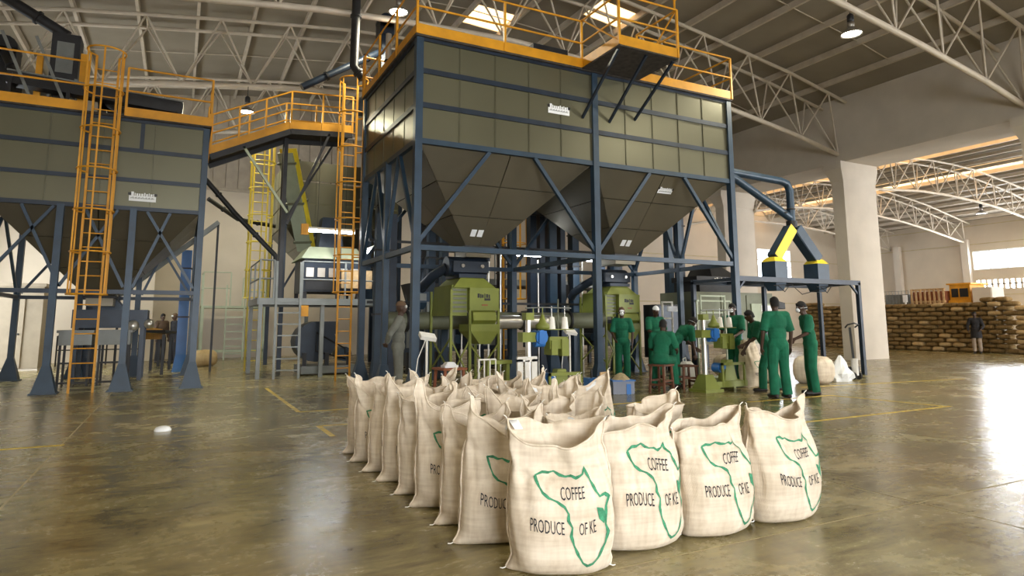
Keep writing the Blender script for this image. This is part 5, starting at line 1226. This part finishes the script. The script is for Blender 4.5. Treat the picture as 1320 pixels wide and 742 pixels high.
# ================================================================ OPEN COFFEE SACKS
def text_mesh(body, size):
    cu = bpy.data.curves.new('t', 'FONT'); cu.body = body; cu.size = size; cu.resolution_u = 2; cu.align_x = 'LEFT'
    o = bpy.data.objects.new('t', cu); COL.objects.link(o); dg = bpy.context.evaluated_depsgraph_get(); dg.update()
    me = bpy.data.meshes.new_from_object(o.evaluated_get(dg)); bpy.data.objects.remove(o); bpy.data.curves.remove(cu)
    import bmesh
    bm = bmesh.new(); bm.from_mesh(me); bmesh.ops.triangulate(bm, faces=bm.faces[:])
    bmesh.ops.subdivide_edges(bm, edges=[e for e in bm.edges if e.calc_length() > size * .35], cuts=1); bmesh.ops.triangulate(bm, faces=bm.faces[:])
    v = [(p.co.x, p.co.y) for p in bm.verts]; bm.verts.index_update(); f = [tuple(q.index for q in p.verts) for p in bm.faces]; bm.free(); bpy.data.meshes.remove(me)
    return np.array(v), f
TXT = {}
for t in ('COFFEE', 'PRODUCE', 'OF KE'):
    v, f = text_mesh(t, .10); w0 = v[:, 0].max() - v[:, 0].min(); v[:, 0] -= v[:, 0].min(); v[:, 1] -= v[:, 1].min(); TXT[t] = (v / np.array([w0, v[:, 1].max()]), f)
AFR = [(0, .95), (.02, .90), (.05, .84), (.10, .77), (.18, .72), (.30, .69), (.40, .64), (.45, .57), (.44, .50), (.49, .43), (.47, .34), (.51, .23), (.57, .12), (.63, .04), (.70, 0), (.77, .02), (.86, .10), (.95, .22),
       (.99, .33), (.96, .41), (.98, .50), (1.0, .58), (1.04, .66), (1.0, .70), (.93, .69), (.87, .77), (.81, .87), (.76, .96), (.75, 1.02), (.70, .97), (.60, .94), (.54, .96), (.45, .945), (.36, .955), (.27, .985), (.18, .965), (.09, .975), (0, .95)]
KEN = [(.86, .60), (.95, .57), (.985, .49), (.94, .42), (.88, .48)]

class Sack:
    def __init__(s, seed, h=.80, a=.285, b=.185, **kw):
        r = random.Random(seed); s.h = h * r.uniform(.97, 1.03); s.a = a * r.uniform(.97, 1.04); s.b = b * r.uniform(.95, 1.06)
        s.tl, s.tr = r.uniform(-.02, .14), r.uniform(-.02, .14); s.sf, s.sb = r.uniform(.07, .19), r.uniform(-.01, .10)
        s.lx, s.ly = r.uniform(-.05, .05), r.uniform(-.03, .04); s.ph = [r.uniform(0, 6.28) for _ in range(8)]; s.open = r.uniform(.09, .16)
        s.ear = (r.uniform(.09, .15), r.uniform(.05, .10)); s.rot = r.uniform(-.12, .12); s.fold = r.uniform(.014, .03)
        s.nz = [(r.uniform(-9, 9), r.uniform(-9, 9), r.uniform(-7, 7) * (1 if q < 4 else .4), r.uniform(0, 6), r.uniform(.004, .010)) for q in range(7)]
        for q in kw: setattr(s, q, kw[q])
    def S(s, th, t):
        th = np.asarray(th, float); t = np.asarray(t, float); c = np.cos(th); sn = np.sin(th)
        a = s.a * np.interp(t, [0, .04, .15, .4, .7, .88, 1.0], [.80, .93, 1.0, 1.02, .98, .93, .93])
        b = s.b * np.interp(t, [0, .04, .15, .38, .65, .85, 1.0], [.62, .84, 1.0, 1.06, .90, .66, s.open / s.b])
        n = np.interp(t, [0, .1, .3, .7, 1], [2.2, 2.7, 3.0, 2.5, 1.6])
        x = a * np.sign(c) * np.abs(c) ** (2 / n); y = b * np.sign(sn) * np.abs(sn) ** (2 / n)
        # top corner ears and sagging lip
        cl = np.clip(-c, 0, 1); cr = np.clip(c, 0, 1)
        zt = s.h + s.tl * cl ** 5 + s.tr * cr ** 5 - s.sf * np.clip(-sn, 0, 1) ** 1.5 - s.sb * np.clip(sn, 0, 1) ** 1.5
        zt = zt + .018 * np.sin(3 * th + s.ph[7]) + .010 * np.sin(6 * th + s.ph[6])
        z = t * zt
        # wrinkles
        p = s.ph
        wr = .006 * np.sin(9 * th + 3 * t + p[0]) * t + .005 * np.sin(5 * th - 7 * t + p[1]) + .004 * np.sin(13 * th + 11 * t + p[2]) * t + s.fold * np.clip(t - .5, 0, 1) * 2 * (np.sin(4 * th + 6 * t + p[3]) + .5 * np.sin(9 * th - 5 * t + p[5]))
        # sag roll at the lower third and a crease under the lip
        wr = wr + .010 * np.exp(-((t - .13) / .07) ** 2) * np.sin(2 * th + p[4]) - .012 * np.exp(-((t - .80 - .06 * c) / .035) ** 2)
        # diagonal pinches running from the upper corners into the front
        u = x / s.a
        for k, sg in ((5, -1), (6, 1)):
            d = (t - (.62 + .30 * (sg * u))) ; wr = wr + .012 * np.exp(-(d / .03) ** 2) * np.clip(.4 + sg * u, 0, 1) * (1 if p[k] > 2 else .3)
        for q in range(7):
            g = s.nz[q]; ar = g[0] * x + g[1] * y + g[2] * z + g[3]
            wr = wr + g[4] * (np.abs(np.sin(ar)) - .6) * np.interp(t, [0, .08, .5, .75, 1], [.2, .6, .8, 1.3, 1.6])
        x = x + wr * c; y = y + wr * sn
        e = np.clip(1 - t / .13, 0, 1) ** 2
        x = x - s.ear[0] * e * cl ** 10 + s.ear[1] * e * cr ** 10
        x = x + s.lx * t ** 2; y = y + s.ly * t ** 2
        return np.stack([x, y, z], -1)
    def at(s, px, pz):
        """print coordinate (metres right of centre, metres up) on the front face"""
        t = pz / (s.h - .06); q = np.clip(px / s.a, -.97, .97); n = np.interp(t, [0, .1, .3, .7, 1], [2.2, 2.7, 3.0, 2.5, 1.6])
        c = np.sign(q) * np.abs(q) ** (n / 2); th = -np.arccos(c)
        e = 1e-3; P = s.S(th, t); A = s.S(th + e, t) - P; B = s.S(th, t + e) - P; N = np.cross(A, B); N /= np.linalg.norm(N, axis=-1, keepdims=True) + 1e-12
        flip = np.where(N[..., 1:2] > 0.3, -1, 1); return P + N * flip * .0035

def open_sack(seed, x, y, rz, label, group=None, tags=0, shift=.0, prints=True, **kw):
    k = Sack(seed, **kw); r = random.Random(seed + 99); N, M = 88, 34
    T = thing('coffee_sack', label, 'sack', (x, y, 0), rz + k.rot * .5, group)
    th = np.linspace(0, 2 * PI, N, endpoint=False); ts = np.concatenate([[0, .012, .03, .06], np.linspace(.1, 1, M - 4)])
    v = []
    for t in ts: v += [tuple(p) for p in k.S(th, np.full(N, t))]
    for p in range(N): v[p] = (v[p][0] * .9, v[p][1] * .85, 0.0)
    f = [(j * N + i, j * N + (i + 1) % N, (j + 1) * N + (i + 1) % N, (j + 1) * N + i) for j in range(M - 1) for i in range(N)]
    # inner cloth: down from the rim, then gathered over the beans
    base = len(v); inner = [(1.0, .99), (.975, .985), (.93, .965), (.86, .94), (.80, .90)]
    for t, sc_ in inner:
        ring = k.S(th, np.full(N, t)); cen = ring.mean(0); q = cen + (ring - cen) * np.array([sc_, sc_ - .06, 1]); v += [tuple(p) for p in q]
    f += [((M - 1) * N + i, (M - 1) * N + (i + 1) % N, base + (i + 1) % N, base + i) for i in range(N)]
    for j in range(len(inner) - 1): f += [(base + j * N + i, base + j * N + (i + 1) % N, base + (j + 1) * N + (i + 1) % N, base + (j + 1) * N + i) for i in range(N)]
    last = base + (len(inner) - 1) * N; cen = np.array(v[last:last + N]).mean(0); v.append((cen[0], cen[1], cen[2] - .03)); ci = len(v) - 1
    f += [(last + i, last + (i + 1) % N, ci) for i in range(N)]; f.append(tuple(range(N - 1, -1, -1)))
    MB().add(v, f, True).build('cloth', 'jute', T, True)
    # rolled hem
    rim = k.S(th, np.full(N, 1.0)); MB().path([tuple(p) for p in rim], .0065, 6, True).build('hem', 'jute', T, True)
    # side seams
    for a in (0, PI):
        tt = np.linspace(.02, 1, 26); pts = k.S(np.full(26, a), tt); pts[:, 0] += .004 * (1 if a == 0 else -1)
        MB().path([(p[0] + .003 * math.sin(40 * q), p[1], max(p[2], .006)) for p, q in zip(pts, tt)], .007, 5).build('side_seam', 'jute', T, True)
    # loose sewing thread on the ears
    for a, sg in ((0, 1), (PI, -1)):
        tip = k.S(np.array([a]), np.array([1.0]))[0]; MB().path([tuple(tip), (tip[0] + sg * .008, tip[1] - .01, tip[2] + .018), (tip[0] + sg * .022, tip[1] - .012, tip[2] + .026)], .003, 5).build('thread_end', 'thread', T, True)
        lo = k.S(np.array([a]), np.array([.02]))[0]; MB().path([(lo[0], lo[1], .012), (lo[0] + sg * .02, lo[1] - .008, .008), (lo[0] + sg * .035, lo[1] + .006, .006)], .0035, 5).build('thread_end', 'thread', T, True)
    if prints:
        ox, oz, W_, H_ = -.155 + shift, .075, .395, .52
        m = MB(); P = np.array([(ox + p[0] * W_, oz + p[1] * H_) for p in AFR]); Q = []
        for i in range(len(P) - 1):
            n = max(2, int(np.linalg.norm(P[i + 1] - P[i]) / .012))
            for j in range(n): Q.append(P[i] + (P[i + 1] - P[i]) * j / n)
        Q.append(P[-1]); Q = np.array(Q); d = np.gradient(Q, axis=0); d /= np.linalg.norm(d, axis=1, keepdims=True) + 1e-9; nn = np.stack([-d[:, 1], d[:, 0]], 1)
        wd = .0068 + .0022 * np.sin(np.arange(len(Q)) * .9)[:, None]
        A = k.at((Q + nn * wd)[:, 0], (Q + nn * wd)[:, 1]); B = k.at((Q - nn * wd)[:, 0], (Q - nn * wd)[:, 1]); nq = len(Q)
        m.add(list(A) + list(B), [(i, i + 1, nq + i + 1, nq + i) for i in range(nq - 1)])
        ke = np.array([(ox + p[0] * W_, oz + p[1] * H_) for p in KEN]); kp = k.at(ke[:, 0], ke[:, 1]); m.add(list(kp), [tuple(range(len(KEN)))])
        o = m.build('map_print', 'green_print', T, True); o['label'] = 'green printed outline of a continent'
        for t, px, pz, wd_, ht, tilt in (('COFFEE', -.015 + shift, .445, .135, .068, .05), ('PRODUCE', -.185 + shift, .275, .18, .070, -.10), ('OF KE', .075 + shift, .255, .095, .068, .08)):
            vv, ff = TXT[t]; X = px + vv[:, 0] * wd_; Z = pz + vv[:, 1] * ht + tilt * vv[:, 0] * wd_
            o = MB().add(list(k.at(X, Z)), ff).build('lettering', 'black_print', T, True); o['label'] = 'black stencilled word ' + t
    for q in range(tags):
        # paper tag folded over the mouth
        a0 = r.uniform(.25, .9) * PI if q == 0 else r.uniform(1.1, 1.3) * PI
        aa = np.linspace(a0, a0 + .55, 8); o1 = k.S(aa, np.full(8, 1.0)); lo = k.S(aa, np.full(8, .93)); cen = rim.mean(0)
        up = o1 + np.array([0, 0, .006]); ins = o1 + (cen - o1) * .16 + np.array([0, 0, -.05]); out = lo + (lo - np.array([cen[0], cen[1], 0])) * .05 * np.array([1, 1, 0])
        v = list(ins) + list(up) + list(out); MB().add(v, [(j * 8 + i, j * 8 + i + 1, (j + 1) * 8 + i + 1, (j + 1) * 8 + i) for j in range(2) for i in range(7)], True).build('paper_tag', 'paper', T, True)
    return T

open_sack(11, 2.05, 3.36, -.42, 'bulky open coffee sack whose whole green map print shows, at the block corner', tags=1, h=.80, a=.29, tl=.03, tr=.02, sf=.12, sb=.0, lx=-.02, open=.16, rot=0, b=.185, ear=(.10, .03))
open_sack(12, 2.695, 3.47, -.10, 'slumped coffee sack with one high ear beside the corner sack', tags=0, h=.76, a=.275, ear=(.02, .02), tl=-.06, tr=.08, sf=.03, sb=-.02, lx=.02, open=.12, rot=0)
open_sack(13, 3.305, 3.45, -.06, 'coffee sack with folded mouth between the slumped sack and the end sack', tags=0, h=.76, a=.28, ear=(.02, .02), tl=-.07, tr=.06, sf=.06, sb=.02, lx=.0, open=.11, rot=0)
open_sack(14, 3.97, 3.44, -.02, 'coffee sack with two tall pointed ears ending the front row', tags=0, h=.80, a=.30, ear=(.02, .05), tl=.03, tr=.05, sf=.07, sb=.05, lx=-.03, open=.10, rot=0)
open_sack(15, 3.30, 4.0, .06, 'coffee sack with a single pale peak showing above the front row', tags=0, h=.76, a=.26, b=.16, ear=(.02, .02), tl=-.04, tr=.09, sf=.05, sb=.0)
seed = 20
for i, y in enumerate((3.98, 4.44, 4.90, 5.36, 5.82, 6.29, 6.76, 7.23)):
    open_sack(seed, 1.985 + random.uniform(-.03, .01), y, random.uniform(-.12, .04), 'open coffee sack, %s behind the corner sack in the outer column' % ORD[i], 'coffee sacks in the outer column', tags=0, h=.785, shift=.0, a=.265, b=.165, ear=(.12, .02)); seed += 1
for j, (x, ys) in enumerate(((2.58, (4.02, 4.50, 4.98, 5.47, 5.96, 6.45, 6.94)), (3.17, (4.9, 5.4, 5.9, 6.35, 6.85)), (3.76, (5.55, 6.05)))):
    for i, y in enumerate(ys):
        tg = 1 if (i + j) % 2 == 0 else 0
        open_sack(seed, x + random.uniform(-.015, .015), y, random.uniform(-.10, .10), 'open coffee sack %s, %s behind the front row in the %s column' % ('with white paper tag' if tg else 'without tag', ORD[i], ORD[j + 1]), 'coffee sacks inside the block', tags=tg, h=.775, a=.255, b=.165, ear=(.02, .02)); seed += 1
# filled sack held at the sewing station and loose sacks behind the workers
hs = open_sack(70, 11.25, 10.35, .3, 'tall filled sack with green print held up between the workers', tags=0, h=1.02, a=.27, b=.2); hs.rotation_euler = (0, D(-6), .3)
for x, y, rz, sc, nm in ((12.2, 11.72, .3, 1.1, 'plump sack slumped on the floor behind the standing workers'), (12.5, 10.98, .9, 1.1, 'pale sack on the floor between the two standing workers'), (13.02, 10.2, 1.7, 1.15, 'pale sack on the floor behind the worker with hand on hip'), (12.65, 12.4, .3, 1.1, 'sack lying on the floor behind the stooping worker'), (.84, 23.9, .2, 1.0, 'single tan sack slumped on the floor by the pale green platform')):
    o = bpy.data.objects.new('lying_sack', pil[5].copy()); COL.objects.link(o); o.data.materials.clear(); o.data.materials.append(MATS['jute' if x > 2 else 'jute_tan']); o.location = (x, y, 0); o.rotation_euler = (0, 0, rz); o.scale = (sc, sc * 1.1, sc * 2.4); tag(o, nm, 'sack')
for o in scene.objects:
    if '_o' in o: del o['_o']
